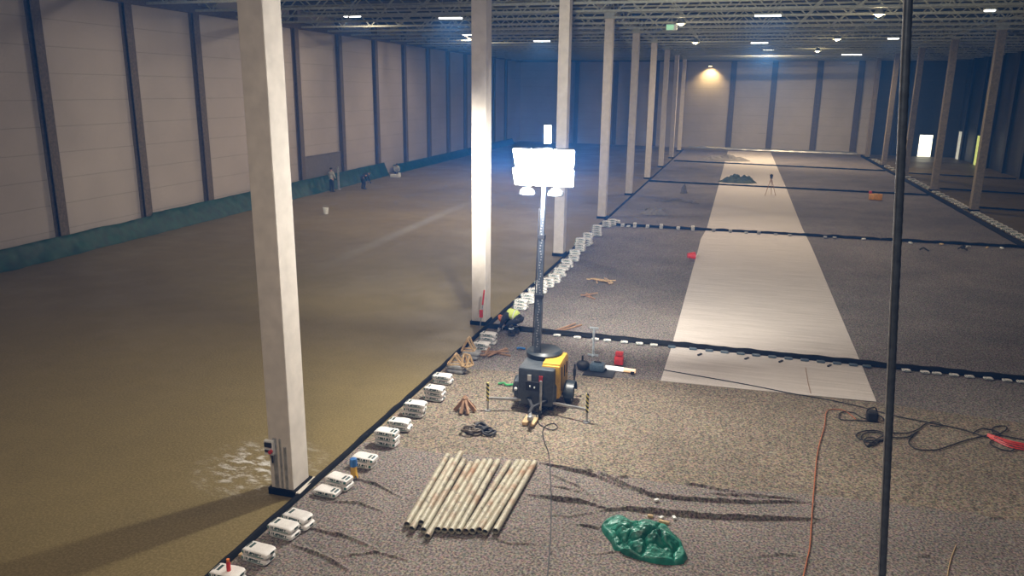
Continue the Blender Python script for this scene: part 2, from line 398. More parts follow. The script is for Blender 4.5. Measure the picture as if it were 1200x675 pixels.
# ------------------------------------------------------------------ roof trusses
def truss(y, i):
    r = empty('roof_truss', (0, y, 0), '%s pale steel lattice truss from the near end under the dark roof' % nth(i), 'truss', 'lattice trusses across the hall')
    x0, x1, zb, zt = (WL(y)+.5), 25.7, 12.0, 13.0
    b = MB(); b.box(((x0+x1)/2, 0, zb), (x1-x0, .16, .12)); b.build('bottom_chord', 'steel', r)
    b = MB(); b.box(((x0+x1)/2, 0, zt), (x1-x0, .14, .10)); b.build('top_chord', 'steel', r)
    b = MB(); n = 26; s = (x1-x0)/n
    for k in range(n):
        a = x0+k*s; b.bar((a, 0, zt), (a+s/2, 0, zb), .06); b.bar((a+s/2, 0, zb), (a+s, 0, zt), .06)
    b.build('web', 'steel', r)
for i in range(22): truss(28+4*i, i)
def girder(x, i, lab):
    r = empty('lattice_girder', (x, 0, 0), lab, 'girder', 'lattice girders over the column rows')
    b = MB(); b.box((0, 67, 12.38), (.18, 90, .12)); b.build('bottom_chord', 'steel', r)
    b = MB()
    for k in range(45): a = 22+k*2; b.bar((0, a, 12.4), (0, a+1, 13.05), .06); b.bar((0, a+1, 13.05), (0, a+2, 12.4), .06)
    b.build('web', 'steel', r)
girder(-8.15, 0, 'long steel lattice girder running over the left column row'); girder(15.2, 1, 'long steel lattice girder running over the dim right column row')

# ------------------------------------------------------------------ ceiling lamps
lamps = []
def ceil_lamp(x, y, z, label, w=1.5, e=700., mm='tube_light', col=(1, .86, .72)):
    r = empty('ceiling_lamp', (x, y, z), label, 'ceiling lamp', 'long lamps hung from the roof trusses')
    b = MB(); b.box((0, 0, .06), (w, .42, .10), bev=.02); b.build('housing', 'steel', r)
    b = MB(); b.box((0, 0, -.02), (w-.08, .34, .06), bev=.01); b.build('diffuser', mm, r)
    for sx in (-1, 1): b = MB(); b.bar((sx*w*.35, 0, .1), (sx*w*.35, 0, max(.3, 12.9-z)), .02); b.build('hanger', 'steel', r)
    l = bpy.data.lights.new('lamp_light', 'AREA'); l.shape = 'RECTANGLE'; l.size = w; l.size_y = .34; l.energy = e; l.color = col
    o = bpy.data.objects.new('lamp_light', l); COL.objects.link(o); o.parent = r; o.location = (0, 0, -.07)
LE = 800.
def over(px, py, z): return F(px, py, z) if False else EYE+ray(px, py)*((z-H)/ray(px, py).z)
for px, py, lab, k in ((528, 21, 'white lit lamp high between the nearest and second columns', 1.3), (900, 18, 'white lit lamp in the roof above the near part of the white strip', .9), (635, 48, 'small white lamp high above the flood light mast', 1.2), (890, 50, 'small white lamp in the roof above the far part of the white strip', 1.2),
                       (1160, 12, 'small lamp in the dark upper right corner', .12), (1047, 45, 'small broken-looking white lamp beside the hanging cable top', .3), (998, 64, 'tiny white lamp above the end wall right half', .8)):
    p = over(px, py, 11.75); ceil_lamp(p.x, p.y, 11.75, lab, {1160: .5, 1047: .8, 998: 2.}.get(px, 1.4), LE*k)
# lamps added over the bays and end wall as fill light
for x, y, k in ((-12, 1, .35), (-3, 3, 1.0), (8, 3, .1), (-14, 18, .4), (-26, 33, .12), (-26, 50, .4), (1, 20, .5), (-24, 68, 1.), (2, 97, 3.3)):
    w = 1.2
    ceil_lamp(x, y, 12.5, 'lamp tucked between the trusses over the %s of the hall' % {(-14,18):'near left bay',(-12,1):'left bay behind the viewer',(-3,3):'middle bay behind the viewer',(8,3):'right part behind the viewer',(-26,33):'left wall near part',(-26,50):'left wall middle',(1,20):'near middle bay',(-24,68):'left wall far part',(-22,90):'far left corner',(-3,78):'far middle bay',(2,97):'white strip far end',(8,100):'far right of the white strip',(-13,100):'end wall left part'}[(x,y)], w, LE*k)
def spot_lamp(px, py, label, e, tilt=(0, 0, 0)):
    p = over(px, py, 11.7); r = empty('high_bay_lamp', p, label, 'ceiling lamp', 'warm high bay lamps in the roof')
    b = MB(); b.lathe([(.08, .35), (.12, .3), (.32, .0), (.30, .0), (.1, .25)], n=16); b.build('reflector', 'steel', r, True)
    b = MB(); b.ball((0, 0, .03), (.2, .2, .14), 8); b.build('bulb', 'warm_light', r, True)
    b = MB(); b.bar((0, 0, .34), (0, 0, .9), .04); b.build('hook', 'steel', r)
    l = bpy.data.lights.new('bulb_light', 'POINT'); l.energy = e; l.shadow_soft_size = .15; l.color = (1, .85, .6)
    o = bpy.data.objects.new('bulb_light', l); COL.objects.link(o); o.parent = r; o.location = (0, 0, -.2)
for px, py, lab, e in ((1030, 17, 'bright warm lamp in the roof left of the hanging cable', 90), (981, 46, 'warm lamp high above the right carpet, second of the diagonal run', 110), (958, 60, 'small warm lamp above the end wall posts', 130), (815, 50, 'warm lamp in the roof above the left edge of the white strip', 130), (798, 28, 'tilted white lamp beside the green exit light', 60)):
    spot_lamp(px, py, lab, e)
# end wall washer over the lit first panel
pw = Vector((FY(832, 80, 114).x, 0, 11.4)); pw.y = WBK(pw.x)-1.2
r = empty('wall_washer_lamp', pw, 'small lamp washing the leftmost end wall panel with warm light', 'wall lamp')
b = MB(); b.box((0, 0, 0), (.5, .3, .25), bev=.03); b.bar((0, 0, .1), (0, 1.0, .4), .05); b.build('housing', 'steel', r)
b = MB(); b.box((0, 0, -.14), (.42, .22, .05)); b.build('lens', 'warm_light', r)
l = bpy.data.lights.new('washer_light', 'SPOT'); l.energy = 900; l.spot_size = R(115); l.spot_blend = .8; l.color = (1, .78, .45); l.shadow_soft_size = .1
o = bpy.data.objects.new('washer_light', l); COL.objects.link(o); o.parent = r; o.location = (0, 0, -.25); o.rotation_euler = (R(28), 0, 0)
# exit light
p = over(787, 32, 11.4); r = empty('exit_light', p, 'green glowing exit light hung from a truss', 'exit sign')
b = MB(); b.box((0, 0, 0), (.62, .14, .34), bev=.02); b.build('case', 'white', r)
b = MB(); b.box((-.08, -.08, 0), (.40, .03, .28)); b.build('green_panel', 'green_glow', r)
b = MB(); b.bar((0, 0, .16), (0, 0, 1.9), .03); b.build('rod', 'steel', r)

# ------------------------------------------------------------------ floor coverings
def sheet(name, poly, z, m, label, cat, z0=.003):
    b = MB(); n = len(poly); b.add([Vector((p[0], p[1], z0)) for p in poly]+[Vector((p[0], p[1], z)) for p in poly],
        [tuple(range(n))[::-1], tuple(range(n, 2*n))]+[(i, (i+1) % n, n+(i+1) % n, n+i) for i in range(n)])
    return tag(b.build(name, m), label, cat)
a0, a1, a2, a3 = F(430, 512), F(592, 436.5), F(774, 447.5), F(1027, 472)
XB = -7.72      # the long barrier's foot
yA = F(592, 436).y+.15; yB = 20.6
sheet('felt_carpet', [(XB+.03, 13.95), (XB+.03, 111.5), (14.6, 109.5), (14.6, 13.95)], .010, 'felt_grey', 'wide grey felt matting covering the middle bay up to the end wall', 'matting')
sheet('tan_felt_strip', [(XB+.03, 13.9), (XB+.03, 19.7), (F(774,448).x, 20.58), (F(1027,472).x, 20.72), (F(1200,497).x, F(1200,497).y), (14.6, 20.3), (14.6, 13.9)], .024, 'felt_tan', 'tan felt matting strip across the bay around the flood light trailer', 'matting', .012)
b = MB()
lft = [F(774, 447.5), F(787.5, 405.5), F(821.5, 280), F(828, 269), F(842, 218), F(853, 177)]; rgt = [F(1027, 472), F(1008, 425), F(951, 290), F(940.5, 269), F(921, 220), F(903, 178.5)]
vv = [Vector((p.x, p.y, .034)) for p in lft]+[Vector((p.x, p.y, .034)) for p in rgt]
b.add(vv+[Vector((v.x, v.y, .0255)) for v in vv], [(i, i+6, i+7, i+1) for i in range(5)]+[(12+i, 12+i+1, 12+i+7, 12+i+6) for i in range(5)]+[(i, i+1, 13+i, 12+i) for i in range(5)]+[(6+i+1, 6+i, 18+i, 19+i) for i in range(5)]+[(0, 12, 18, 6)])
tag(b.build('fleece_runner', 'fleece'), 'long white fleece runner laid down the middle of the grey matting', 'runner')
# wrinkled foreground sheet
edge = [F(425, 519), F(440, 521), F(505, 531), F(629, 541), F(680, 552), F(775, 567), F(860, 575), F(955, 581), F(1100, 598), F(1200, 613)]
def edgeY(x):
    if x <= edge[0].x: return edge[0].y
    for p, q in zip(edge, edge[1:]):
        if x <= q.x: return p.y+(q.y-p.y)*(x-p.x)/(q.x-p.x)
    return edge[-1].y+(x-edge[-1].x)*.08
folds = []
def fold(pts, h=.07, w=.045): folds.append(([F(*p).xy for p in pts], h, w))
fold([(632, 545), (675, 555), (700, 562), (735, 576)], .10, .05); fold([(660, 552), (700, 555), (712, 562), (735, 573), (760, 583), (800, 588), (880, 592), (950, 591)], .11, .05)
fold([(640, 556), (680, 574), (706, 595)], .06, .04); fold([(618, 582), (650, 588), (685, 592), (712, 599)], .10, .05)
fold([(700, 601), (735, 599), (770, 604), (830, 609), (900, 611), (960, 612)], .12, .055); fold([(714, 563), (740, 561), (780, 566), (830, 574), (880, 583)], .08, .05)
fold([(820, 581), (880, 584), (940, 588)], .06, .04); fold([(640, 570), (690, 582)], .04, .03); 
fold([(574, 633), (600, 640), (630, 640)], .05, .04); fold([(400, 560), (440, 570), (470, 585)], .06, .05)
fold([(378, 590), (420, 592), (450, 603)], .05, .04); fold([(350, 620), (400, 630), (440, 645)], .06, .05); fold([(340, 640), (380, 655), (410, 672)], .06, .05)
fold([(670, 616), (700, 622), (712, 618)], .05, .035); fold([(400, 655), (440, 650), (480, 660)], .05, .04); fold([(880, 655), (920, 652), (950, 660)], .04, .04); fold([(640, 606), (670, 608), (700, 602)], .04, .05)
fold([(690, 652), (720, 650), (750, 655)], .04, .03); fold([(1070, 655), (1090, 653)], .04, .03); fold([(900, 650), (930, 655)], .04, .03); fold([(1150, 611), (1170, 610), (1180, 613)], .05, .04)
def segd(p, a, b_):
    d = b_-a; t = max(0, min(1, (p-a).dot(d)/max(d.length_squared, 1e-9))); return (p-(a+d*t)).length, t
fsegs = []
for pts, h, w in folds:
    L = [Vector(q) for q in pts]; n = len(L)-1
    for k in range(n): fsegs.append((L[k], L[k+1], h, w, k/n, (k+1)/n, min(L[k].x, L[k+1].x)-.3, max(L[k].x, L[k+1].x)+.3, min(L[k].y, L[k+1].y)-.3, max(L[k].y, L[k+1].y)+.3))
def sheet_h(x, y):
    z = .026+.012*noise.noise(Vector((x*1.6, y*1.6, 3)))+.006*noise.noise(Vector((x*5, y*5, 1)))
    z = max(z, .016); best = 0
    for a, b_, h, w, s0, s1, xa, xb, ya, yb in fsegs:
        if xa < x < xb and ya < y < yb:
            d, t = segd(Vector((x, y)), a, b_)
            if (y-a.y)*(b_.x-a.x)-(x-a.x)*(b_.y-a.y) < 0: w = w*.34
            else: w = w*.8
            if d < w*3.5:
                s = s0+(s1-s0)*t; e = (math.sin(math.pi*min(1, max(0, .04+.92*s))))**.6
                hh = .9*h*e*math.exp(-(d/w)**2)*(1+.3*noise.noise(Vector((x*4, y*4, 9)))); best = max(best, hh)
    return z+best+.012
NX, NY = 760, 300
def shf(u, v):
    x = XB+.03+(14.6-XB)*(u**1.15); yt = edgeY(x)+.015*noise.noise(Vector((x*2, 0, 5))); y = 7.0+(yt-7.0)*v
    z = sheet_h(x, y)
    if v == 1: z = .027
    return (x, y, z)
b = MB(); b.grid(shf, NX, NY); tag(b.build('foreground_sheet', 'felt_fore', None, True), 'creased dark grey felt sheet lying across the foreground', 'ground sheet')
def floor_z(x, y):
    if x < XB: return 0
    if y < edgeY(x): return sheet_h(x, y)
    return .036
def top_z(x, y): return max(floor_z(x+a, y+c) for a in (-.05, 0, .05) for c in (-.05, 0, .05))
def on(px, py, dz=0.):
    p = F(px, py, .03); p.z = floor_z(p.x, p.y)+dz; return p

# ------------------------------------------------------------------ black barriers
def lip(name, p, q, w, h, label, cat='barrier', m='black', seg=60, z0=.036):
    p, q = Vector((p[0], p[1], 0)), Vector((q[0], q[1], 0)); d = (q-p).normalized(); s = Vector((-d.y, d.x, 0)); L = (q-p).length
    prof = [(-.5, 0), (-.42, .55), (-.25, .92), (0, 1.), (.25, .9), (.42, .5), (.5, 0)]
    def fn(u, v):
        i = min(int(v*6+1e-6), 6); a, z = prof[i]; c = p+d*(L*u)
        n1 = noise.noise(Vector((c.x*.9, c.y*.9, 2)))*.12; n2 = 1+.3*noise.noise(Vector((c.x*2.1, c.y*2.1, 7)))
        return c+s*((a+n1)*w)+Vector((0, 0, z0+max(.0, z*h*n2)))
    b = MB(); b.grid(fn, seg, 6); return tag(b.build(name, m, None, True), label, cat)
lip('membrane_barrier', (XB-.08, 6), (XB-.08, 111), .13, .10, 'long black membrane lip dividing bare concrete from the matting', seg=400, z0=.002)
cA, cA2 = F(640, 391), F(1200, 447); dA = (cA2-cA)/(cA2.x-cA.x)
pA0 = cA-dA*(cA.x-XB-.04); pA1 = cA2+dA*(14.4-cA2.x)
lip('membrane_barrier', pA0, pA1, .26, .13, 'thick black ribbed barrier crossing the white runner near its close end', seg=300)
cB, cB2 = F(712, 264), F(1200, 291); dB = (cB2-cB)/(cB2.x-cB.x)
lip('membrane_barrier', cB-dB*(cB.x-XB-.04), cB2, .26, .13, 'black barrier crossing the white runner with small blocks in front', seg=200)
cC, cC2 = F(761, 213), F(1062, 228.5); lip('membrane_barrier', cC, (14.5, cC2.y), .26, .12, 'thin black barrier crossing behind the tripod on the white runner', seg=200)
cD, cD2 = F(790, 189), F(1040, 201); lip('membrane_barrier', cD, (14.5, cD2.y), .3, .12, 'faint black barrier crossing just short of the end wall', seg=200)
cE = F(803, 173), F(1003, 181.5)
lip('end_kerb', (-7.3, WBK(-7.3)-1.6), (14.6, WBK(14.6)-1.2), .55, .30, 'pale glinting kerb running along the foot of the end wall', 'kerb', 'galv', 100)
lip('membrane_barrier', (14.76, 24), (14.76, 109), .24, .22, 'black membrane lip below the long right row of white sacks', seg=300, z0=.002)
for k, (ya, yb) in enumerate(((61, 60), (72.5, 71.5), (86, 85))):
    lip('membrane_barrier', (16.4, ya+1), (25.4, yb), .3, .10, '%s thin black line crossing the dim right bay' % ('first', 'second', 'third')[k], seg=40)

# ------------------------------------------------------------------ sacks
def sack_mesh():
    b = MB(); L, W, Hh = .52, .30, .125; nu, nw = 14, 24
    def fn(u, v):
        s = u*2-1; a = 2*math.pi*v; e = 1-abs(s)**11*.5; we = 1-abs(s)**11*.16
        c, sn = math.cos(a), math.sin(a); px_ = math.copysign(abs(c)**.30, c); pz = math.copysign(abs(sn)**.34, sn)
        return (s*L/2*(1-.02*abs(pz)), px_*W/2*we, Hh/2+pz*Hh/2*e*(1+.06*math.sin(s*5)))
    b.grid(fn, nu, nw)
    for s in (0, 1):
        i0 = s*nu*(nw+1); b.f.append(tuple(i0+j for j in range(nw))); b.mi.append(0)
    return b
proto_sack = sack_mesh().build('ballast_sack', 'sack', None, True); first = True
SH = .120
def sack(x, y, z, rz, label, group, scale=1., dusty=False):
    global first
    o = proto_sack if first else proto_sack.copy()
    if not first: COL.objects.link(o)
    first = False
    o.location = (x, y, z); o.rotation_euler = (0, 0, rz); o.scale = (scale,)*3
    if dusty:
        o.data = o.data.copy(); o.data.materials[0] = M['sack_grey']
    tag(o, label, 'sack', group); return o
# (px, py of the stack's top centre, count, flip, dusty, rotation)
ST = [(268, 669, 2, 0, 0, 0, ' carrying the red can'), (304, 642, 2, 0, 0, -4, ''), (333, 614, 2, 0, 0, -6, ''), (350, 603, 2, 0, 0, -8, ' next to the nearest column'), (385, 573, 1, 1, 0, -3, ''), (397, 558, 2, 1, 0, -8, ' by the jack'), (427, 534, 2, 1, 0, -3, ''),
      (453, 504, 3, 1, 0, -2, ''), (469, 492, 2, 0, 0, 2, ''), (486, 471, 3, 0, 0, 2, ''), (509, 453, 3, 0, 0, -3, ''), (519, 439, 2, 0, 0, 1, ''), (536, 427, 2, 0, 1, -3, ''), (552, 411, 2, 0, 1, 3, ''),
      (564, 401, 2, 0, 0, -3, ''), (573, 390, 3, 0, 0, 0, ' below the leaning pole'), (611, 351, 3, 0, 0, -8, ' right behind the bending worker'), (618.5, 344, 3, 0, 0, 4, ''), (627, 338, 2, 0, 0, 8, ''), (634, 330, 4, 0, 0, 2, ''), (643, 326, 3, 0, 0, 5, ''), (650, 321, 3, 0, 0, -4, ''), (656, 314, 3, 0, 0, 8, ''), (661, 310, 2, 0, 0, -6, ''),
      (665, 304, 3, 0, 0, 2, ''), (672, 300, 2, 0, 0, 3, ''), (673, 293, 4, 0, 0, 9, ''), (680, 286, 3, 0, 0, -6, ''), (680, 279, 5, 0, 0, 2, ''), (686, 280, 3, 0, 0, 14, ''), (689, 273, 5, 0, 0, -4, ''), (700, 264, 5, 0, 0, 2, ''), (697, 270, 2, 0, 0, 5, ''),
      (711, 259, 3, 0, 0, -10, ''), (717, 257, 3, 0, 0, 10, ''), (722, 258, 2, 0, 0, 0, '')]
sack_tops = []; used_pos = []
for i, (px, py, n, fl_, du, rd, ex) in enumerate(ST):
    p = F(px, py, SH*n+.03); x, y = max(p.x, XB+.30), p.y
    for (ux, uy, un) in used_pos:                       # keep stacks from running into one another
        if abs(uy-y) < .31 and abs(ux-x) < .5: y = uy+.315
    used_pos.append((x, y, n))
    base = max(.034, max(floor_z(x+a*.3, y+c*.17) for a in (-1, -.5, 0, .5, 1) for c in (-1, -.5, 0, .5, 1)))
    for k in range(n):
        lv = 'top' if k == n-1 else 'bottom' if k == 0 else {1: 'second', 2: 'third', 3: 'fourth'}[k]+'-lowest'
        lb = ('lone white sack with green print forming the %s pile%s of the long left row' if n == 1 else '%s') % (
            (nth(i), ex) if n == 1 else '%s white sack in the %s stack%s of left row' % (lv, nth(i), ex))
        if du: lb = lb.replace('white sack', 'dusty grey sack')
        dx = random.uniform(-.03, .03); dy = random.uniform(-.008, .008)
        sack(x+dx, y+dy, base+k*SH, R(rd+random.uniform(-1.2, 1.2))+(math.pi if fl_ else 0), lb, 'sacks stacked along the long left barrier', dusty=bool(du))
    sack_tops.append(Vector((x, y, base+n*SH)))
# paired small sacks on barrier B
for i, (px, py, n) in enumerate(((731, 261, 2), (737, 264, 1), (745, 260, 3), (759.5, 263, 2), (775.5, 262, 3), (796, 263.5, 2), (812.5, 264, 3), (836.5, 268, 2), (856, 269.5, 2), (874.5, 271, 1), (889.5, 271.5, 2), (909, 273.5, 1), (925.5, 274.5, 1), (967, 277, 1), (978, 277.5, 1))):
    p = F(px, py, .1*n); Y = cB.y+dB.y*(p.x-cB.x)-.34 if px > 726 else p.y
    for k in range(n):
        sack(p.x, Y, .036+k*.09, R(90+random.uniform(-6, 6)), '%s%s pale block-like sack from the left on the second cross barrier' % ('' if n == 1 else ('top of ' if k == n-1 else 'bottom of ' if k == 0 else 'middle of '), nth(i)+(' stacked' if n > 1 else '')), 'small sacks on the second cross barrier', .64, px > 820)
# sacks in front of barrier A
i = 0
for px in (652, 676, 697, 711, 731, 749, 766, 787, 812, 831, 849, 868, 886, 905, 924, 943, 962, 981, 1000, 1016, 1062, 1084, 1098, 1118, 1136, 1158, 1180, 1197):
    X = F(px, 395+(px-660)*.098, .05).x; Y = cA.y+dA.y*(X-cA.x)-.235
    onstrip = 780 < px < 1020
    o = sack(X, Y, .036, R(2), ('%s blue grey sack from the left lying on the white runner' % nth(i-7)) if onstrip else ('%s small white sack from the left along the near cross barrier' % nth(i)), 'small sacks along the near cross barrier', .46)
    if onstrip: o.data = o.data.copy(); o.data.materials[0] = M['bluegrey']
    i += 1
for k, (px, py) in enumerate(((820, 415.5), (875, 420), (915, 423.5), (972, 428.5))):
    p = F(px, py, .05); b = MB(); b.box((0, 0, .02), (.20, .06, .04), bev=.008); o = b.build('wood_stub', 'rubber', loc=(p.x, p.y, .036)); o.rotation_euler.z = R(60)
    tag(o, '%s short black stub from the left lying on the runner before the barrier' % nth(k), 'stub', 'black stubs on the runner')
# right barrier row
nr = 0
yy = 46.4
while yy < 104 and nr < 40:
    if any(abs(yy-q) < .75 for q in (60.3, 72.0, 83.7)): yy += .8; continue
    st = .95 if yy < 66 else 1.5 if yy < 80 else 2.3
    sack(15.52, yy, .02+.0, R(random.uniform(-9, 4)), '%s white sack from the near end of the long right barrier row' % nth(nr), 'sacks along the right barrier', 1.15); nr += 1; yy += st

# ------------------------------------------------------------------ small things along the left row
t0 = sack_tops[0]
r = empty('spray_can', (t0.x+.02, t0.y-.02, t0.z-.01), 'small red can standing on the nearest white sack stack', 'can')
b = MB(); b.lathe([(0, 0), (.034, 0), (.034, .16), (.02, .185), (.02, .19)], n=14); b.build('can_body', 'red', r, True)
b = MB(); b.lathe([(.026, .185), (.026, .225), (0, .23)], n=14); b.build('cap', 'orange', r, True)
p = on(291, 654); b = MB(); b.box((0, 0, .03), (.34, .10, .05), bev=.01); o = b.build('wooden_board', 'wood', loc=p); o.rotation_euler.z = R(-5)
tag(o, 'short pale board lying between the two nearest sack stacks', 'board')
p = on(415, 562); r = empty('bottle_jack', p, 'yellow jack-like bottle with blue top beside the sacks', 'jack')
b = MB(); b.lathe([(0, 0), (.085, 0), (.085, .05), (.07, .07), (.065, .24), (.05, .28), (0, .28)], n=18); b.build('body', 'yellow', r, True)
b = MB(); b.lathe([(.075, .26), (.08, .34), (.07, .42), (.03, .44), (0, .44)], n=18); b.build('top', 'blue', r, True)
b = MB(); b.tube([(.05, -.03, .05), (.10, -.10, .05), (.08, -.16, .04)], .02); b.build('foot_lever', 'rubber', r)

def prism_frame(name, loc, w, h, d, rz, label):
    r = empty(name, loc, label, 'wooden wedge', rz=rz)
    for sy in (-1, 1):
        b = MB(); b.bar((-w/2, sy*d/2, .02), (0, sy*d/2, h), .045); b.bar((w/2, sy*d/2, .02), (0, sy*d/2, h), .045); b.bar((-w/2, sy*d/2, .025), (w/2, sy*d/2, .025), .045); b.build('triangle', 'wood', r)
    for sx, sz in ((0, h), (-w/2, .03), (w/2, .03)): b = MB(); b.bar((sx, -d/2, sz), (sx, d/2, sz), .04); b.build('spacer', 'wood', r)
t = sack_tops[12]; prism_frame('timber_trestle', (t.x-.05, t.y, t.z-.012), .42, .30, .22, R(10), 'timber triangle trestle standing on a dusty grey stack, lower one')
prism_frame('timber_trestle', (t.x+.30, t.y-.03, t.z-.012), .30, .34, .2, R(70), 'narrow timber triangle leaning right of the lower trestle on grey sacks')
t = sack_tops[13]; prism_frame('timber_trestle', (t.x-.08, t.y, t.z-.012), .38, .40, .22, R(5), 'timber triangle trestle standing on the upper dusty grey stack')
# pole leaning at the second column
r = empty('marking_pole', (-7.95, 23.55, 0), 'thin pole with red tags leaning at the foot of the second column', 'pole')
b = MB(); b.tube([(0, 0, .02), (.12, .12, 1.35)], .018, 8); b.build('shaft', 'galv', r)
b = MB(); b.box((.045, .0, .55), (.12, .06, .26), bev=.01); b.build('lower_tag', 'red', r)
b = MB(); b.tube([(.08, .05, .85), (.12, .10, 1.35)], .03, 8); b.build('upper_tag', 'red', r)

def sticks(name, c, n, L, w, h, m, label, seed, teepee=False, cat='timber'):
    # one loose heap whose pieces cannot be told apart at this size is still built stick by stick
    rnd = random.Random(seed)
    for k in range(n):
        a = rnd.uniform(0, math.pi); l = L*rnd.uniform(.7, 1.1); x, y = rnd.uniform(-w, w), rnd.uniform(-h, h)
        b = MB()
        if teepee:
            a = 2*math.pi*k/n+rnd.uniform(-.2, .2); q = Vector((math.cos(a), math.sin(a), 0))
            b.bar(q*L*.42+Vector((0, 0, .03)), q*(-.04)+Vector((0, 0, L*.62)), .06, .09)
        else:
            d = Vector((math.cos(a), math.sin(a), 0))*l/2; z = .02+.036*(k % 3)
            b.bar(Vector((x, y, z))-d, Vector((x, y, z+rnd.uniform(-.005, .01)))+d, .05, .035)
        o = b.build(name, m, loc=c); tag(o, label, cat, label)
sticks('timber_stick', on(545, 482), 7, .62, .1, .1, 'wood_dk', 'brown timber offcut propped in the little cone pile left of the trailer', 3, True)
sticks('timber_stick', on(577, 415), 6, .9, .22, .12, 'wood_dk', 'brown stick in the loose pile between sacks and trailer', 4)
sticks('timber_plank', F(705, 330, .03), 9, 1.0, .35, .15, 'wood', 'pale plank in the heap on grey matting right of the third column', 5)
sticks('timber_plank', F(690, 347, .03), 3, .8, .05, .3, 'wood_dk', 'brown plank lying just below the pale plank heap', 6)
sticks('timber_plank', F(664, 383, .03), 2, 1.5, .5, .2, 'wood_dk', 'long brown batten on the matting behind the trailer mast', 7)
sticks('timber_plank', F(835, 0, .03) if False else F(797, 236, .03), 10, 2.2, 1.2, .5, 'debris', 'grey batten in the far flat stack left of the runner', 8)
sticks('timber_plank', F(765, 246, .03), 6, 1.6, .6, .5, 'debris', 'grey batten in the small heap near the fourth column', 9)

def heap(name, c, rx, ry, h, m, label, cat, seed, n=36, rough_=.5):
    b = MB(); o3 = Vector((seed*7.1, 0, 0))
    def fn(u, v):
        a = 2*math.pi*v; q = u
        x, y = math.cos(a)*rx*q, math.sin(a)*ry*q; nn = noise.noise(Vector((x*3/rx, y*3/ry, seed))); n2 = noise.noise(Vector((x*8/rx, y*8/ry, seed+3)))
        k = 1+.25*noise.noise(Vector((math.cos(a)*1.5, math.sin(a)*1.5, seed)))
        return (x*k, y*k, max(0, h*(1-q**2.2)*(1+rough_*nn*1.6+rough_*n2)))
    b.grid(fn, 14, n); return tag(b.build(name, m, loc=c), label, cat)
heap('sheeting_heap', F(864, 214, .03), 1.6, .8, .55, 'dull_green', 'dark green heap of crumpled sheeting on the runner by the third barrier', 'sheeting', 2)
heap('rubble_heap', F(850, 188, .03), 3.0, 1.2, .5, 'debris', 'low grey heap at the far end of the runner', 'heap', 3)
heap('rubble_heap', F(765, 251, .03), .9, .5, .3, 'debris', 'pale small heap just above the second cross barrier', 'heap', 4)
heap('rubble_heap', F(801, 226, .03), .28, .28, .6, 'debris', 'upright pale bundle left of the runner beyond the battens', 'bundle', 5)

def rings(c, n, r0, m, label, seed, spread=.22):
    rnd = random.Random(seed)
    for k in range(n):
        cx, cy = rnd.uniform(-spread, spread), rnd.uniform(-spread, spread)*.8; rr = r0*rnd.uniform(.7, 1.1)
        pts = [Vector((cx+math.cos(t*.524)*rr, cy+math.sin(t*.524)*rr*rnd.uniform(.7, 1.), .03+.03*k*.6+.02*math.sin(t*1.1+k))) for t in range(12)]
        b = MB(); b.tube(catmull(pts, 4, True), .028, 8, closed=True); tag(b.build('hose_coil', m, None, True, loc=c), label, 'hose', label)
rings(on(556, 508), 5, .15, 'kraft', 'brown and black hose ring in the tangled heap above the pipes', 11, .16)
rings(on(569, 506), 5, .15, 'rubber', 'black hose ring on the right side of the tangled heap above the pipes', 12, .14)
rings(on(562, 498), 1, .12, 'kraft', 'single brown hose ring at the top of the tangled heap', 13, .02)
p = on(592, 452); b = MB(); b.tube(catmull([(-.2, 0, .03), (-.05, .05, .05), (.05, -.04, .04), (.2, .06, .03)], 5), .03, 6); tag(b.build('green_strap', mat('green strap', (.06, .35, .12)), None, True, loc=p), 'small green strap lying left of the trailer', 'strap')
p = on(610, 410); b = MB(); b.tube(catmull([(-.12, 0, .03), (-.02, .05, .04), (.14, .03, .03)], 5), .035, 6); tag(b.build('blue_rag', 'blue', None, True, loc=p), 'small blue rag lying behind the trailer', 'rag')

# ------------------------------------------------------------------ pipes
far = [(325,125),(346,145),(385,122),(400,148),(430,160),(463,152),(492,150),(520,150),(553,150),(603,155),(643,152),(668,154),(694,156),(720,157)]
nearp = [(142,443),(164,463),(207,435),(217,468),(235,497),(282,466),(312,470),(343,472),(375,473),(408,474),(438,474),(470,468),(495,478),(542,473)]
for i, (a, c) in enumerate(zip(far, nearp)):
    z0 = .055+.062; 
    pa = F(440+a[0]/3.858, 500+a[1]/3.858+1.5, z0); pc = F(440+c[0]/3.858, 500+c[1]/3.858, z0)
    if i in (2,): pa.z += .05; pc.z += .0
    b = MB(); mid = (pa+pc)/2; b.pipe(pa-mid, pc-mid, .062, .052); o = b.build('steel_pipe', 'pipe', None, True, loc=mid)
    lb = '%s rust-stained grey steel pipe counted from the left of the row on the sheet' % nth(i)
    if i == 13: lb = 'rightmost rust-stained grey steel pipe of the row on the sheet'
    tag(o, lb, 'pipe', 'steel pipes laid side by side')

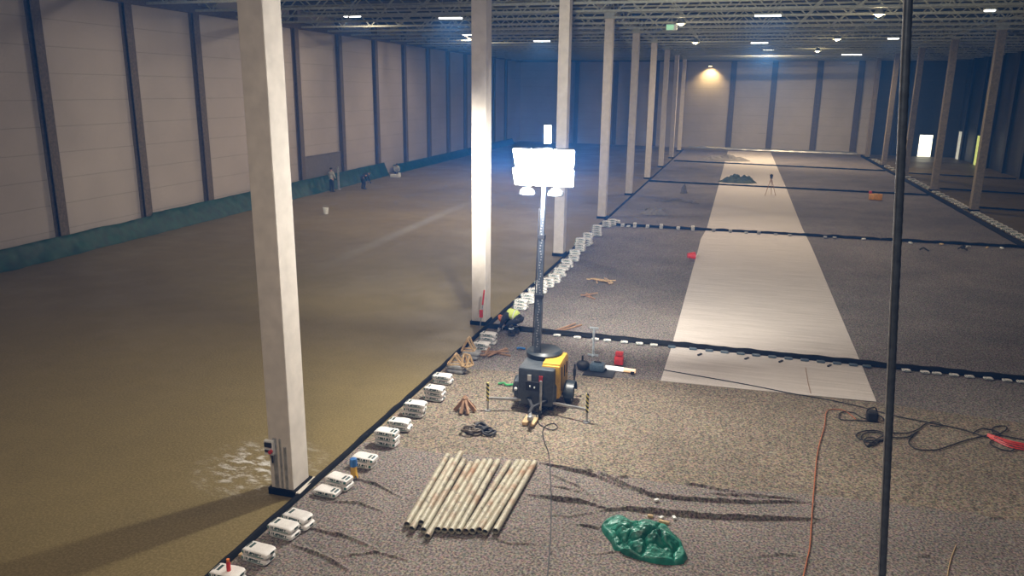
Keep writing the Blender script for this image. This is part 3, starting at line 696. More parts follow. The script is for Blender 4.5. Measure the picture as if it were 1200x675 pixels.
# ------------------------------------------------------------------ green tarpaulin
tp = F(755, 636, .05); tp.z = .03
ol = [(705,617),(722,607),(741,612),(762,613),(780,617),(793,630),(803,645),(805,656),(797,661),(770,661),(745,655),(722,645),(712,632)]
olw = [F(x, y, .04)-tp for x, y in ol]
tarp_pts = [(random.Random(k).uniform(-.75, .75), random.Random(k+50).uniform(-.5, .5)) for k in range(17)]
def crumple(x, y):
    wx = x+.16*noise.noise(Vector((x*3.5, y*3.5, 1))); wy = y+.16*noise.noise(Vector((x*3.5, y*3.5, 8)))
    d = sorted(((wx-a)**2+(wy-c)**2)**.5 for a, c in tarp_pts)[:2]; return d[1]-d[0]
def tarp(u, v):
    L = catmull([Vector((q.x, q.y, 0)) for q in olw], 12, True); n = len(L); f = v*n; q = L[int(f) % n].lerp(L[(int(f)+1) % n], f-int(f))
    x, y = q.x*u, q.y*u; x += .0; P3 = Vector((x, y, 0))
    base = (1-u**3.0)**.6
    rdg = 0
    for k, (ang, fr, am) in enumerate(((.5, 9, .5), (1.2, 7, .4), (2.2, 13, .28), (2.9, 11, .3))):
        wv = noise.noise(P3*2.2+Vector((k*3, 1, 2)))*2.6; rdg += am*(1-abs(math.sin((x*math.cos(ang)+y*math.sin(ang))*fr+wv)))
    bulge = .17*math.exp(-((x-.15)**2/.18+(y+.02)**2/.09))+.13*math.exp(-((x+.42)**2/.04+(y-.15)**2/.05))
    bulge2 = .25+.5*bulge/.17
    cr = crumple(x, y); ht = .04+base*(.05+bulge*1.15+.05*rdg*bulge2-.11*math.exp(-(cr/.035)**1.)+.10*cr+.030*(1-2*abs(noise.noise(Vector((x*5-y*3, y*9+x*2, 4)))))*(1-u**4)+.014*(1-2*abs(noise.noise(Vector((x*14, y*17, 6))))))
    if u > .86: ht = ht*min(1, (1-u)/.14)**.5+(.035+.05*noise.noise(P3*3))*math.sin(math.pi*min(1, max(0, (1-u)/.14)))
    k2 = 1+.10*noise.noise(Vector((math.cos(6.283*v)*2, math.sin(6.283*v)*2, 3)))*u**4; return (x*k2, y*k2, max(0.004, ht)+floor_z(x*k2+tp.x, y*k2+tp.y)-.03)
b = MB(); b.grid(tarp, 70, 260); o = b.build('green_tarpaulin', 'tarp', None, True, loc=tp); tag(o, 'crumpled shiny green tarpaulin heaped on the foreground sheet', 'tarpaulin')
for k, (px, py) in enumerate(((762, 607), (775, 609), (790, 609), (778, 614), (769, 588))):
    p = on(px, py); b = MB(); b.box((0, 0, .03), (.10 if k != 3 else .2, .06, .05), bev=.01); o = b.build('wood_chip', 'wood' if k in (0, 3) else 'white', loc=p); o.rotation_euler.z = k
    tag(o, ['pale orange scrap just above the tarpaulin', 'tiny white scrap above the tarpaulin', 'white scrap right above the tarpaulin top', 'thin brown scrap touching the tarpaulin top edge', 'tiny white scrap on the upper fold line'][k], 'scrap')

# ------------------------------------------------------------------ cables
def cable(pts, r, m, label, k=8, cat='cable', dz=.0):
    w = catmull([F(x, y, .04) for x, y in pts], k); b = MB()
    b.tube([Vector((p.x, p.y, top_z(p.x, p.y)+r+.004+dz)) for p in w], r, 6); return tag(b.build('power_cable', m, None, True), label, cat)
def loop(cx, cy, rx, ry, n=10, ph=0): return [(cx+rx*math.cos(ph+2*math.pi*i/n), cy+ry*math.sin(ph+2*math.pi*i/n)) for i in range(n+1)]
cable([(628, 484), (632, 497), (645, 504), (653, 502), (650, 497), (640, 499), (636, 506), (638, 518), (643, 532), (645, 560), (646, 600), (645, 630), (643, 660), (640, 690)], .011, 'rubber', 'thin black cable running from the trailer down across the foreground sheet')
cable([(1003, 492), (990, 482), (975, 480), (968, 484), (966, 500), (958, 530), (954, 570), (951, 610), (949, 640), (945, 660), (938, 690)], .012, 'orange_cable', 'thin red-brown cable running down from the black coils to the lower frame edge')
cable([(778, 434), (830, 443), (880, 452), (930, 462), (960, 467), (1000, 475), (1050, 488), (1090, 496), (1125, 503), (1150, 511), (1175, 517)], .013, 'rubber', 'long black cable running from the runner to the red bundle')
cable([(1030, 488), (1020, 494), (1005, 493), (985, 492), (985, 484), (1000, 484), (1010, 490), (1022, 491), (1030, 487), (1038, 495)], .013, 'rubber', 'black cable loops around the small black box')
cable(loop(1021, 511, 18, 6)+loop(1023, 513, 14, 6, ph=1)+loop(1020, 518, 8, 5, ph=2)+[(1040, 509), (1062, 508), (1075, 504), (1083, 498), (1092, 495), (1102, 497), (1100, 500), (1090, 499)], .014, 'rubber', 'black cable coil left of the hanging pole on tan matting')
cable([(1040, 513), (1062, 513), (1075, 506), (1068, 512), (1065, 520), (1075, 527), (1095, 528), (1110, 524), (1130, 517), (1155, 511), (1165, 509)], .014, 'rubber', 'black cable sweeping in a wide loop right of the hanging pole')
cable([(1140, 508), (1150, 503), (1165, 505), (1172, 511), (1160, 519), (1170, 526), (1185, 529), (1187, 524), (1175, 519), (1165, 513), (1178, 505), (1178, 500), (1165, 501), (1163, 507), (1175, 511), (1200, 516), (1215, 520)], .014, 'rubber', 'tangled black cable around the red cable bundle at the right edge')
for k, o2 in enumerate((0, 2.5, 5, -2)):
    cable([(1157, 510+o2*.4), (1170, 515+o2*.8), (1185, 520+o2), (1200, 523+o2), (1220, 527+o2)], .018, 'red', '%s strand from the top of the red cable bundle at the right edge' % ('topmost', 'second', 'third', 'lowest')[[1, 2, 3, 0][k]])
cable([(1120, 640), (1113, 660), (1108, 690)], .008, 'wood', 'thin pale cord at the lower right corner')
cable([(944, 431), (945.5, 440), (947, 449), (950, 461)], .008, 'wood_dk', 'thin brown cord lying on the runner behind the black cable')
p = on(1021, 493); r = empty('cable_box', p, 'small black box with wires amid the cable loops', 'box')
b = MB(); b.box((0, 0, .13), (.26, .22, .24), bev=.04); b.build('case', 'rubber', r)
b = MB(); b.tube(catmull([(-.12, 0, .2), (-.1, -.05, .32), (.05, 0, .34), (.12, .05, .2)], 5), .015, 6); b.build('handle', 'rubber', r, True)

# ------------------------------------------------------------------ hanging pole in front
pb = F(1031, 735, 0.0)
mid = EYE+ray(1064.5, -15)*((pb.length_squared-H*H+0)**.0)          # direction only
d = ray(1064.5, 0); dh = Vector((d.x, d.y)).length; kk = Vector((pb.x, pb.y)).length/dh*1.0
pt = EYE+d*kk; dirn = (pt-pb); ptop = pb+dirn*((12.6-pb.z)/dirn.z)
b = MB(); nseg = 170; pts = [pb.lerp(ptop, i/nseg) for i in range(nseg+1)]
b.tube([p.copy() for p in pts], [.052+.006*(i % 2) for i in range(nseg+1)], 14)
r = empty('hanging_cable', pb, 'thick dark ribbed cable strung nearly upright from roof to floor in front', 'cable')
for i in range(len(b.v)): b.v[i] = b.v[i]-pb
b.build('ribbed_sheath', 'mast', r, True)
b = MB(); b.tube([Vector((-.055, -.035, 0)), dirn*((12.6)/dirn.z)+Vector((-.055, -.035, 0))], .012, 6); b.build('steel_wire', 'galv', r)

# ------------------------------------------------------------------ flood light trailer
T = Vector((-4.37, 18.10, .030))
tr = empty('floodlight_trailer', T, 'dark grey and yellow flood light trailer with tall mast and blazing lamp heads', 'light tower', rz=R(1))
b = MB()   # front body with flared lower left
b.box((-.05, -.28, .67), (.90, .95, .96), bev=.05); b.box((-.11, -.36, .52), (1.10, .6, .46), bev=.09); bd = b.build('body', 'dkgrey', tr, True)
b = MB()
hw = .5; ys = -.55; ye = .85
b.box((.27, .0, .76), (.47, 1.08, .86), bev=.04); b.box((.27, .0, 1.20), (.44, .95, .05), bev=.02)
hd = b.build('engine_hood', 'yellow', tr, True)
b = MB(); b.box((.51, -.32, .80), (.02, .06, .62)); b.build('side_grille', 'rubber', hd)
for yy_ in (.02, .30): b = MB(); b.box((.51, yy_, .90), (.02, .07, .3)); b.build('side_vent', 'rubber', hd)
b = MB(); b.box((-.24, .28, .70), (.60, .8, .80), bev=.05); b.build('rear_body', 'dkgrey', tr, True)
b = MB(); b.lathe([(0, 1.12), (.44, 1.12), (.47, 1.18), (.47, 1.27), (.40, 1.33), (.15, 1.31), (0, 1.30)], (-.08, .30, 0), 28); b.build('mast_turntable', 'teal_black', tr, True)
b = MB(); b.box((-0.21, -0.765, 0.91), (.09, .03, .15)); b.build('pale_panel', 'white', tr)
b = MB(); b.box((0.08, -0.765, 0.91), (.09, .03, .15)); b.box((0.08, -0.765, 0.78), (.04, .02, .1)); b.build('red_switch', 'red', tr)
b = MB(); b.box((-0.13, -0.770, 0.70), (.34, .03, .24), bev=.01); b.build('control_plate', 'rubber', tr)
b = MB(); b.box((-0.18, -0.800, 0.70), (.03, .03, .04)); b.box((-0.07, -0.800, 0.68), (.03, .03, .04)); b.build('knob', 'white', tr)
b = MB(); b.ball((-0.58, -0.660, 0.54), .045, 8); b.build('reflector', 'white', tr, True)
b = MB(); b.ball((-0.41, -0.720, 1.08), .03, 8); b.build('small_lamp', 'white', tr, True)
b = MB(); b.bar((-.35, -.6, .28), (-.35, .95, .28), .08); b.bar((.35, -.6, .28), (.35, .95, .28), .08); b.bar((-.6, .1, .26), (.6, .1, .26), .08); b.build('chassis', 'rubber', tr)
for sx in (-1, 1):
    w = bpy.data.objects.new('wheel', None); COL.objects.link(w); w.parent = tr; w.location = (sx*.64, .10, .27)
    b = MB(); b.lathe([(.15, -.08), (.24, -.085), (.27, -.05), (.27, .05), (.24, .085), (.15, .08)], n=28)
    for i in range(len(b.v)): v = b.v[i]; b.v[i] = Vector((v.z, v.x, v.y))
    b.build('tyre', 'rubber', w, True)
    b = MB(); b.lathe([(0, .03), (.05, .04), (.13, .02), (.155, .07), (.155, -.07), (0, -.06)], n=20)
    for i in range(len(b.v)): v = b.v[i]; b.v[i] = Vector((v.z*sx, v.x, v.y))
    b.build('rim', 'galv', w, True)
    b = MB()
    b.grid(lambda u, v: (sx*(.54+.24*v), .10+math.cos(math.pi*u)*.34, .27+math.sin(math.pi*u)*.34), 14, 2)
    b.grid(lambda u, v: (sx*(.54+.24*v), .10+math.cos(math.pi*u)*.32, .27+math.sin(math.pi*u)*.32), 14, 2)
    b.grid(lambda u, v: (sx*(.78), .10+math.cos(math.pi*u)*(.32+.02*v), .27+math.sin(math.pi*u)*(.32+.02*v)), 14, 1)
    b.build('mudguard', 'teal_black', tr, True)
b = MB(); b.tube([(.68, .52, .45), (.68, .52, .92)], .025, 8); b.box((.68, .52, .70), (.08, .06, .2), bev=.01); b.build('jack_post', 'rubber', tr)
b = MB(); b.bar((-.25, -.7, .35), (0, -1.25, .34), .07); b.bar((.25, -.7, .35), (0, -1.25, .34), .07); b.bar((0, -1.2, .34), (0, -1.6, .33), .07); b.build('drawbar', 'rubber', tr)
b = MB(); b.tube([(.02, -1.55, .32), (.06, -1.72, .30)], .045, 10); b.lathe([(0, 0), (.06, .0), (.06, .10), (0, .12)], (.06, -1.74, .24), 12); b.build('coupling', 'galv', tr, True)
b = MB(); b.tube([(.14, -1.0, .12), (.14, -1.0, .95)], .032, 10); b.build('jockey_post', 'galv', tr, True)
b = MB(); b.lathe([(.05, -.03), (.10, -.03), (.10, .03), (.05, .03), (.05, -.03)], n=18)
for i in range(len(b.v)): v = b.v[i]; b.v[i] = Vector((v.z+.14, v.x-1.0, v.y+.10))
b.build('jockey_wheel', 'rubber', tr, True)
b = MB(); b.box((-.10, -1.35, .06), (.14, .5, .10), bev=.02); b.box((.10, -1.45, .07), (.10, .42, .08), bev=.02); b.build('wheel_chock', 'wood', tr)
# outriggers
for sx, reach in ((-1, 1.22), (1, 1.28)):
    b = MB(); b.bar((sx*.4, -.72, .30), (sx*reach, -.95, .33), .055); ar = b.build('outrigger_arm', 'galv', tr)
    b = MB(); b.tube([(sx*reach, -.95, .03), (sx*reach, -.95, .34)], .026, 8); b.lathe([(0, 0), (.09, 0), (.085, .02), (0, .03)], (sx*reach, -.95, 0), 14); b.build('outrigger_foot', 'galv', ar, True)
    b = MB(); b.tube([(sx*reach, -.95, .26), (sx*reach, -.95, .74)], .036, 8); b.build('banded_post', 'hazard', ar, True)
# mast
lean = Vector((.10, .0, 0)); zb, zt = 1.25, 6.35
def mp_(z): return Vector((-.20, .0, 0))+lean*((z-zb)/(zt-zb))+Vector((0, 0, z))
b = MB()
for (za, zc, w) in ((.9, 2.8, .16), (2.7, 4.3, .13), (4.2, 5.7, .10)): b.bar(mp_(za), mp_(zc), w)
for (za, zc, w) in ((2.75, 2.85, .18), (4.25, 4.35, .15), (5.6, 5.7, .13)): b.bar(mp_(za), mp_(zc), w, mi=1)
for k in range(60):
    z = 1.5+k*.07; w = .166 if z < 2.8 else .136 if z < 4.3 else .106
    b.box(mp_(z)+Vector((.02*math.sin(k), -w/2, 0)), (.03, .012, .03), mi=2)
ms = b.build('mast', ['mast', 'rubber', 'galv'], tr)
b = MB(); b.tube(catmull([mp_(1.5)+Vector((-.12, -.05, 0)), mp_(2.5)+Vector((-.11, -.03, 0)), mp_(3.6)+Vector((-.10, -.02, 0)), mp_(5.0)+Vector((-.09, -.02, 0))], 8), .018, 6); b.build('mast_cable', 'rubber', ms, True)
top = mp_(5.84)
b = MB(); b.bar(top+Vector((-.72, 0, 0)), top+Vector((.72, 0, 0)), .07); b.bar(top+Vector((0, 0, -.4)), top+Vector((0, 0, .52)), .07); b.bar(top+Vector((-.7, 0, .42)), top+Vector((.7, 0, .42)), .06); b.build('lamp_crossbar', 'galv', tr)
def head(off, face, w, h, parent):
    hd = bpy.data.objects.new('lamp_head', None); COL.objects.link(hd); hd.parent = parent; hd.location = top+Vector(off)
    q = Vector(face).to_track_quat('-Y', 'Z'); hd.rotation_mode = 'QUATERNION'; hd.rotation_quaternion = q
    b = MB(); b.box((0, .06, 0), (w, .12, h), bev=.055); b.box((0, .14, 0), (w*.6, .08, h*.6), bev=.02)
    b.build('lamp_housing', 'galv', hd, True)
    b = MB(); b.box((0, -.012, 0), (w-.03, .05, h-.03), bev=.022); b.build('lens', 'lamp', hd, True)
    return hd
for dx in (-.5, 0, .5):
    for dz in (-.08, .38): head((dx, -.16, dz), (dx*.5, -1, -.38), .50, .46, tr)
for dx in (-.45, .45):
    head((dx, .18, .2), (dx*1.2, 1, -.3), .50, .46, tr)
b = MB(); b.box(top+Vector((.06, -.02, .92)), (.16, .10, .42), bev=.02); b.build('beacon', 'lamp', tr)
for dx in (-.42, .30):
    hd = bpy.data.objects.new('lamp_head', None); COL.objects.link(hd); hd.parent = tr; hd.location = top+Vector((dx, -.05, -.50))
    b = MB(); b.ball((0, 0, 0), (.20, .20, .17), 10, cut=-.05); b.build('lamp_shade', 'galv', hd, True)
    b = MB(); b.lathe([(0, -.03), (.17, -.02), (.18, .0)], n=18); b.build('lens', 'teal_black', hd, True)
    b = MB(); b.bar((0, .05, .14), (-dx*.6, .05, .42), .03); b.build('bracket', 'galv', hd)
# its lamps' light
def light(kind, name, loc, e, col=(1, .97, .93), size=.25, aim=None, cone=120, blend=.6):
    l = bpy.data.lights.new(name, kind); l.energy = e; l.color = col; l.shadow_soft_size = size
    o = bpy.data.objects.new(name, l); COL.objects.link(o); o.location = loc
    if kind == 'SPOT':
        l.spot_size = R(cone); l.spot_blend = blend; o.rotation_euler = (Vector(aim)-Vector(loc)).to_track_quat('-Z', 'Y').to_euler()
    return o
TL = T+Vector((-.17, .1, 6.0))
light('POINT', 'flood_light_front', TL+Vector((0, -.55, -.1)), 2500, size=.2)
light('SPOT', 'flood_light_rear', TL+Vector((.1, .6, .1)), 8500, aim=(0, 50, 0), cone=105, blend=.8)
light('SPOT', 'flood_light_left', TL+Vector((-.8, .0, .1)), 9500, aim=(-31, 46, -1.), cone=62, blend=1.)
# world and haze
w = bpy.data.worlds.new('world'); bpy.context.scene.world = w; w.use_nodes = True
w.node_tree.nodes['Background'].inputs[0].default_value = (.02, .025, .03, 1); w.node_tree.nodes['Background'].inputs[1].default_value = .4
vol = w.node_tree.nodes.new('ShaderNodeVolumeScatter'); vol.inputs['Color'].default_value = (.05, .30, 1., 1)
vol.inputs['Density'].default_value = .0038; vol.inputs['Anisotropy'].default_value = .2
w.node_tree.links.new(vol.outputs[0], w.node_tree.nodes['World Output'].inputs['Volume'])
# ------------------------------------------------------------------ green sheeting along the left wall
def skirt(name, ya, yb, h0, h1, label, seed, stepy=None, spread=.55):
    def fn(u, v):
        y = ya+(yb-ya)*u; x0 = WL(y)+.42
        h = h0+(h1-h0)*u+.05*noise.noise(Vector((y*.6, seed, 0)))
        if stepy and y > stepy: h += .16
        z = h*(1-v); lean = spread*(v**1.6)
        x = x0+lean+.09*noise.noise(Vector((y*1.4, v*1.5, seed)))*(.3+v)+.05*noise.noise(Vector((y*4, v*3, seed)))
        if v > .93: z = 0.012
        return (x, y, max(.012, z))
    b = MB(); b.grid(fn, int((yb-ya)*7), 14); return tag(b.build(name, 'greensheet', None, True), label, 'sheeting')
skirt('green_sheeting', 18, 66, .86, 1.0, 'long green plastic sheeting draped along the foot of the left wall', 1, 34.8)
skirt('green_sheeting', 68, 113, .75, .8, 'far green sheeting along the left wall beyond the crouching figures', 5)

# ------------------------------------------------------------------ people
def skinned(name, pts, edges, rad, m, parent, lv=1):
    me = bpy.data.meshes.new(name); me.from_pydata([tuple(p) for p in pts], edges, [])
    o = bpy.data.objects.new(name, me); COL.objects.link(o)
    md = o.modifiers.new('s', 'SKIN'); md.use_smooth_shade = True
    for i, v in enumerate(me.skin_vertices[0].data): r = rad[i]; v.radius = (r, r) if not isinstance(r, tuple) else r
    me.skin_vertices[0].data[0].use_root = True
    sd = o.modifiers.new('d', 'SUBSURF'); sd.levels = lv; sd.render_levels = lv
    dg = bpy.context.evaluated_depsgraph_get(); nm = bpy.data.meshes.new_from_object(o.evaluated_get(dg))
    bpy.data.objects.remove(o); nm.name = name; nm.materials.clear(); nm.materials.append(M[m])
    nm.polygons.foreach_set('use_smooth', [True]*len(nm.polygons))
    q = bpy.data.objects.new(name, nm); COL.objects.link(q); q.parent = parent; return q
def person(loc, rz, J, label, top_m, leg_m, helmet=None, vest=None, s=1.):
    r = empty('person', loc, label, 'person', rz=rz); r.scale = (s,)*3
    J = {k: Vector(v) for k, v in J.items()}
    def both(k):
        v = J[k]; out = {}
        if k+'_r' in J: return v, J[k+'_r']
        return v, Vector((v.x, -v.y, v.z))
    P = [J['pelvis'], J['waist'], J['chest'], J['neck'], J['head']]; E = [(0, 1), (1, 2), (2, 3), (3, 4)]; Rd = [.125, .115, .135, .055, .088]
    hd = (J['head']-J['neck']).normalized(); P.append(J['head']+hd*.09); E.append((4, 5)); Rd.append(.065)
    parts = {'arm': [], 'leg': []}
    for side in (0, 1):
        sh, el, wr = both('shoulder')[side], both('elbow')[side], both('wrist')[side]
        k = len(P); P += [sh, el, wr, wr+(wr-el).normalized()*.07]; Rd += [.062, .045, .030, .034]; E += [(2, k), (k, k+1), (k+1, k+2), (k+2, k+3)]; parts['arm'].append((sh, el, wr))
        hp, kn, an, to = both('hip')[side], both('knee')[side], both('ankle')[side], both('toe')[side]
        k = len(P); P += [hp, kn, an, to]; Rd += [.095, .062, .042, .035]; E += [(0, k), (k, k+1), (k+1, k+2), (k+2, k+3)]; parts['leg'].append((hp, kn, an, to))
    skinned('body', P, E, Rd, 'skin', r)
    # face: nose, brow, ears are small relief on the head
    f = Vector((hd.z, 0, -hd.x)); c = J['head']+hd*.03
    b = MB(); b.ball(c+f*.095-hd*.005, (.018, .014, .022), 6); b.build('nose', 'skin', r, True)
    b = MB(); b.box(c+f*.088-hd*.045, (.012, .045, .012)); b.build('mouth', 'red', r)
    for sy in (-1, 1):
        b = MB(); b.ball(c+Vector((0, sy*.09, 0)), (.022, .014, .032), 6); b.build('ear', 'skin', r, True)
        b = MB(); b.ball(c+f*.085+hd*.02+Vector((0, sy*.032, 0)), .012, 6); b.build('eye', 'rubber', r, True)
    if helmet:
        b = MB()
        b.ball((0, 0, 0), (.135, .115, .115), 10, cut=0.); b.lathe([(.12, -.005), (.155, -.012), (.155, .0), (.12, .008)], n=20)
        o = b.build('helmet', helmet, r, True); o.location = J['head']+hd*.055; o.rotation_mode = 'QUATERNION'; o.rotation_quaternion = hd.to_track_quat('Z', 'X')
    else:
        b = MB(); b.ball(J['head']+hd*.05-f*.02, (.105, .10, .11), 10, cut=-.2); b.build('hair', 'rubber', r, True)
    # jacket and trousers
    P2 = [J['waist'], J['chest'], J['neck']-hd*.02, J['pelvis']]; E2 = [(0, 1), (1, 2), (0, 3)]; R2 = [.165, .195, .10, .17]
    for sh, el, wr in parts['arm']: k = len(P2); P2 += [sh, el, wr]; R2 += [.10, .068, .052]; E2 += [(1, k), (k, k+1), (k+1, k+2)]
    skinned('jacket', P2, E2, R2, top_m, r)
    P3 = [J['pelvis'], J['pelvis'].lerp(J['waist'], .4)]; E3 = [(0, 1)]; R3 = [.155, .14]
    for hp, kn, an, to in parts['leg']: k = len(P3); P3 += [hp, kn, an]; R3 += [.115, .085, .065]; E3 += [(0, k), (k, k+1), (k+1, k+2)]
    skinned('trousers', P3, E3, R3, leg_m, r)
    for hp, kn, an, to in parts['leg']:
        b = MB(); d = to-an; d.z = 0; d = d.normalized() if d.length > .01 else Vector((1, 0, 0))
        b.tube([an+Vector((0, 0, .05)), an-Vector((0, 0, .02)), an+d*.10-Vector((0, 0, .035)), an+d*.19-Vector((0, 0, .045))], [.055, .058, .052, .035], 10)
        b.build('boot', 'boot', r, True)
    for sh, el, wr in parts['arm']:
        d = (wr-el).normalized(); sd = d.cross(Vector((0, 0, 1))); sd = sd.normalized() if sd.length > .1 else Vector((0, 1, 0)); nn = sd.cross(d).normalized()
        b = MB(); b.ball(wr+d*.06, (.042, .042, .042), 8)
        for k, L in enumerate((.075, .085, .08, .062)):
            o = sd*(k-1.5)*.021; p0 = wr+d*.085+o; b.tube([p0, p0+d*L*.5-nn*.008, p0+d*L-nn*.035], [.011, .0105, .009], 6)
        b.tube([wr+d*.04+sd*.03, wr+d*.075+sd*.06, wr+d*.11+sd*.062-nn*.01], [.013, .012, .010], 6)
        b.build('glove', 'white' if helmet else 'cloth_dk', r, True)
    if vest:
        P4 = [J['waist'].lerp(J['pelvis'], .6), J['waist'], J['chest'], J['chest'].lerp(J['neck'], .6)]
        skinned('vest', P4, [(0, 1), (1, 2), (2, 3)], [.19, .19, .22, .12], vest, r)
        b = MB(); 
        ax = (J['chest']-J['waist']).normalized(); q = ax.to_track_quat('Z', 'X').to_matrix()
        ring = [J['waist']+q @ Vector((math.cos(t*.524)*.185, math.sin(t*.524)*.185, 0)) for t in range(12)]
        b.tube(ring, .018, 6, closed=True); b.build('reflective_band', 'white', r, True)
    return r
p = F(603, 392.5, .04); p.z = .038
wk = person(p, R(180-12), dict(pelvis=(-.16, 0, .56), waist=(-.02, 0, .67), chest=(.17, 0, .70), neck=(.34, 0, .62), head=(.43, 0, .52), shoulder=(.25, .18, .63), elbow=(.34, .24, .40), wrist=(.46, .16, .22),
     hip=(-.16, .10, .53), knee=(.16, .16, .40), ankle=(-.05, .14, .085), toe=(.14, .18, .04)), 'person in yellow vest and orange helmet bending over the sacks by the second column', 'cloth_dk', 'cloth_dk', 'orange', 'hivis', s=1.02)
b = MB()
for side in (-1, 1):
    b = MB(); c = Vector((.04, side*.155, .26)); b.tube([c+Vector((math.cos(t*.524)*.078, math.sin(t*.524)*.078, 0)) for t in range(12)], .015, 6, closed=True); b.build('leg_band', 'white', wk, True)
bend = dict(pelvis=(-.10, 0, .84), waist=(.06, 0, .98), chest=(.26, 0, 1.08), neck=(.42, 0, 1.12), head=(.52, 0, 1.12), shoulder=(.30, .19, 1.05), elbow=(.38, .24, .78), wrist=(.50, .18, .56), hip=(-.10, .10, .80), knee=(.05, .15, .44), ankle=(-.04, .15, .085), toe=(.14, .17, .04))
p = F(426, 221.5, 0.); person(p, R(60), bend, 'person in dark clothes stooping beside the green sheeting far left', 'cloth_dk', 'cloth_dk', s=1.05)
stand = dict(pelvis=(0, 0, .95), waist=(0, 0, 1.12), chest=(0, 0, 1.35), neck=(.01, 0, 1.52), head=(.03, 0, 1.63), shoulder=(0, .20, 1.42), elbow=(.05, .26, 1.14), wrist=(.22, .20, .98), hip=(0, .10, .90), knee=(.03, .11, .50), ankle=(0, .12, .085), toe=(.16, .14, .04))
p = F(382, 224.5, 0.); p.x = max(p.x, WL(p.y)+1.5); person(p, R(80), stand, 'person in pale top standing by a post at the green sheeting', 'cloth_pale', 'cloth_dk', s=1.05)
kneel = dict(pelvis=(-.12, 0, .42), waist=(-.04, 0, .58), chest=(.06, 0, .80), neck=(.12, 0, .95), head=(.18, 0, 1.03), shoulder=(.07, .19, .86), elbow=(.22, .24, .62), wrist=(.40, .16, .48), hip=(-.12, .11, .38), knee=(.28, .14, .12), ankle=(-.12, .13, .09), toe=(-.28, .13, .05))
p = F(465, 206.5, 0.); person(p, R(-60), kneel, 'small person in pale top kneeling on the floor beside the left wall', 'cloth_pale', 'cloth_dk', s=1.)
p = F(465, 207.5, 0.); b = MB(); b.box((0, -.25, .14), (.85, .5, .24), bev=.03); b.box((.3, -.1, .34), (.2, .2, .18), bev=.02); tag(b.build('tool_crate', 'white', loc=p), 'pale low crate in front of the kneeling person', 'crate')
p = F(384.5, 221.5, 0.); p.x = WL(p.y)+1.35
r = empty('prop_post', p, 'upright pale post standing beside the person in the pale top', 'post'); b = MB(); b.box((0, 0, .9), (.14, .10, 1.76), bev=.01); b.build('post', 'sack_grey', r); b = MB(); b.box((0, 0, .02), (.3, .3, .04)); b.build('foot_plate', 'galv', r)
p = F(382, 251, 0.); r = empty('bucket', p, 'small pale bucket standing alone on the left concrete floor', 'bucket'); b = MB(); b.lathe([(0, .01), (.14, .01), (.19, .42), (.17, .42), (.125, .03), (0, .03)], n=20); b.build('pail', 'white', r, True)
b = MB(); b.tube([(math.cos(t*math.pi/10)*.18, 0, .40+math.sin(t*math.pi/10)*.16) for t in range(11)], .012, 6); b.build('handle', 'galv', r, True)

# ------------------------------------------------------------------ things on the grey matting
p = F(695, 417, .03); r = empty('tube_stand', p, 'pale upright tube stand on the matting right of the trailer', 'stand')
b = MB(); b.tube([(0, 0, .02), (0, 0, .86)], .035, 10); b.build('post', 'pvc', r, True)
b = MB(); b.bar((-.16, 0, .03), (.16, 0, .03), .05); b.bar((0, -.14, .03), (0, .14, .03), .05); b.build('cross_foot', 'pvc', r)
b = MB(); b.bar((-.13, 0, .88), (.13, 0, .88), .05); b.build('head', 'pvc', r)
p = F(683, 433, .03); r = empty('canister_vacuum', p, 'small black machine with spout left of the grey box', 'machine')
b = MB(); b.ball((0, 0, .14), (.20, .16, .14), 10); b.build('body', 'rubber', r, True); b = MB(); b.tube([(-.02, 0, .2), (-.02, 0, .42)], .03, 8); b.build('spout', 'rubber', r, True)
b = MB(); b.tube([(.15, 0, .12), (.26, 0, .10)], .05, 10); b.build('nozzle', 'bluegrey', r, True)
p = F(700, 435, .03); r = empty('tool_box', p, 'blue grey box on a dark mat beside the black machine', 'box')
b = MB(); b.box((0, 0, .14), (.42, .34, .22), bev=.05); b.build('case', 'bluegrey', r, True); b = MB(); b.box((.08, -.1, .012), (.85, .7, .02)); b.build('mat', 'rubber', r)
b = MB(); b.bar((-.1, 0, .28), (.1, 0, .28), .03); b.build('handle', 'rubber', r)
p = F(726, 432.5, .11); r = empty('light_tube', p, 'white and orange glowing tube lying in front of the red machine', 'tube')
q = Matrix.Rotation(R(-4), 3, 'Z')
b = MB(); b.tube([q @ Vector((-.50, 0, 0)), q @ Vector((.12, 0, 0))], .062, 14); b.build('white_section', glow('lit tube', (1, .98, .92), 1.1), r, True)
b = MB(); b.tube([q @ Vector((.12, 0, 0)), q @ Vector((.46, 0, 0))], .060, 14); b.build('orange_section', glow('amber lit tube', (1, .55, .18), .7), r, True)
b = MB(); b.box((-.40, 0, -.04), (.1, .2, .08)); b.box((.38, -.02, -.04), (.1, .2, .08)); b.build('cradle', 'rubber', r)
p = F(725, 428, .034); p.z = .02; r = empty('red_pump', p, 'red machine with wire handles standing behind the lit tube', 'machine')
b = MB(); b.box((0, .05, .16), (.26, .22, .26), bev=.03); b.build('body', 'red', r, True); b = MB(); b.box((0, .05, .36), (.22, .18, .10), bev=.02); b.build('lid', 'red', r, True)
for sx in (-1, 1): b = MB(); b.tube(catmull([(sx*.13, .05, .1), (sx*.24, .05, .26), (sx*.20, .05, .42), (sx*.12, .05, .36)], 5), .012, 6); b.build('handle', 'galv', r, True)
p = F(808, 304, .04); r = empty('red_bucket', p, 'small bright red tub lying on the matting left of the runner', 'tub', rz=R(20))
b = MB(); b.lathe([(0, 0), (.13, 0), (.20, .34), (.185, .34), (.12, .02), (0, .02)], n=18)
for i in range(len(b.v)): v = b.v[i]; b.v[i] = Vector((v.z-.1, v.y, v.x*.9+.19))
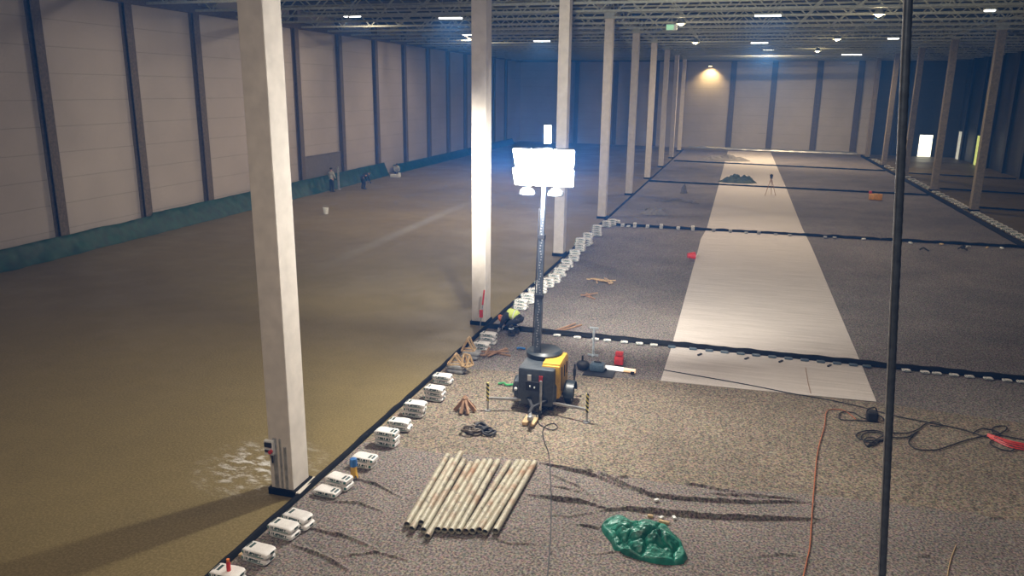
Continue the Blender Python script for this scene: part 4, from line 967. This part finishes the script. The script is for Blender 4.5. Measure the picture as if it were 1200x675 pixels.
b.build('shell', 'red', r, True); b = MB(); b.tube(catmull([(.24, -.19, .19), (.38, 0, .24), (.24, .19, .19)], 6), .012, 6); b.build('handle', 'white', r, True)
p = F(1025.5, 234.5, .02); r = empty('orange_case', p, 'bright orange tool case on the right matting by the third barrier', 'case', rz=R(-6))
b = MB(); b.box((0, 0, .25), (.92, .45, .46), bev=.05); b.build('shell', mat('amber plastic', (.80, .36, .02), .45), r, True); b = MB(); b.box((-.38, .1, .55), (.22, .22, .22), bev=.04); b.build('red_top', 'red', r, True)
b = MB(); b.tube(catmull([(-.2, 0, .48), (-.15, 0, .60), (.15, 0, .60), (.2, 0, .48)], 4), .02, 6); b.build('handle', 'rubber', r, True)
p = F(902, 229, .04); r = empty('surveying_tripod', p, 'thin tripod with small round head standing on the far part of runner', 'tripod')
for ang in (-2.4, -.5, 1.3): b = MB(); b.tube([(math.cos(ang)*.5, math.sin(ang)*.5, 0), (0, 0, 1.35)], [.018, .028], 8); b.build('leg', 'wood_dk', r, True)
b = MB(); b.lathe([(0, 1.32), (.12, 1.32), (.12, 1.38), (.05, 1.40)], n=14); b.build('plate', 'rubber', r, True)
b = MB(); b.ball((0, 0, 1.53), .13, 8); b.build('instrument', 'rubber', r, True)
for k, (px, py, lab) in enumerate(((1083, 294, 'small black bent scrap on the right matting right of the cable'), (1128, 293, 'small black clamp lying on the matting near the right edge'))):
    p = F(px, py, .03); r = empty('black_scrap', p, lab, 'scrap'); b = MB(); b.tube(catmull([(-.2, .1, .04), (-.05, 0, .16), (.1, -.06, .08), (.2, -.12, .04)], 5), .04, 8); b.build('body', 'rubber', r, True)
    if k: b = MB(); b.ball((0, .05, .16), (.12, .1, .12), 8); b.build('lump', 'rubber', r, True)
for k, (px, py) in enumerate(((970, 277), (1012, 281), (1031, 281), (1067, 285.5), (1103, 287), (1135, 290), (1157, 291), (1174, 291.5))):
    if k in (0,): continue
    p = F(px, py, .03); b = MB(); b.box((0, 0, .05), (.22, .12, .08), bev=.02); o = b.build('paper_scrap', 'white' if k % 2 else 'wood', loc=p); o.rotation_euler.z = k*.7
    tag(o, '%s pale scrap from the left before the second cross barrier on the right' % nth(k-1), 'scrap', 'pale scraps before the second cross barrier')
p = F(880, 174, .03); b = MB(); b.ball((0, 0, .5), (.6, .4, .5), 8); b.ball((.3, .1, .9), (.25, .3, .4), 8); tag(b.build('dark_bundle', 'rubber', None, True, loc=p), 'small dark bundle sitting at the end wall kerb', 'bundle')
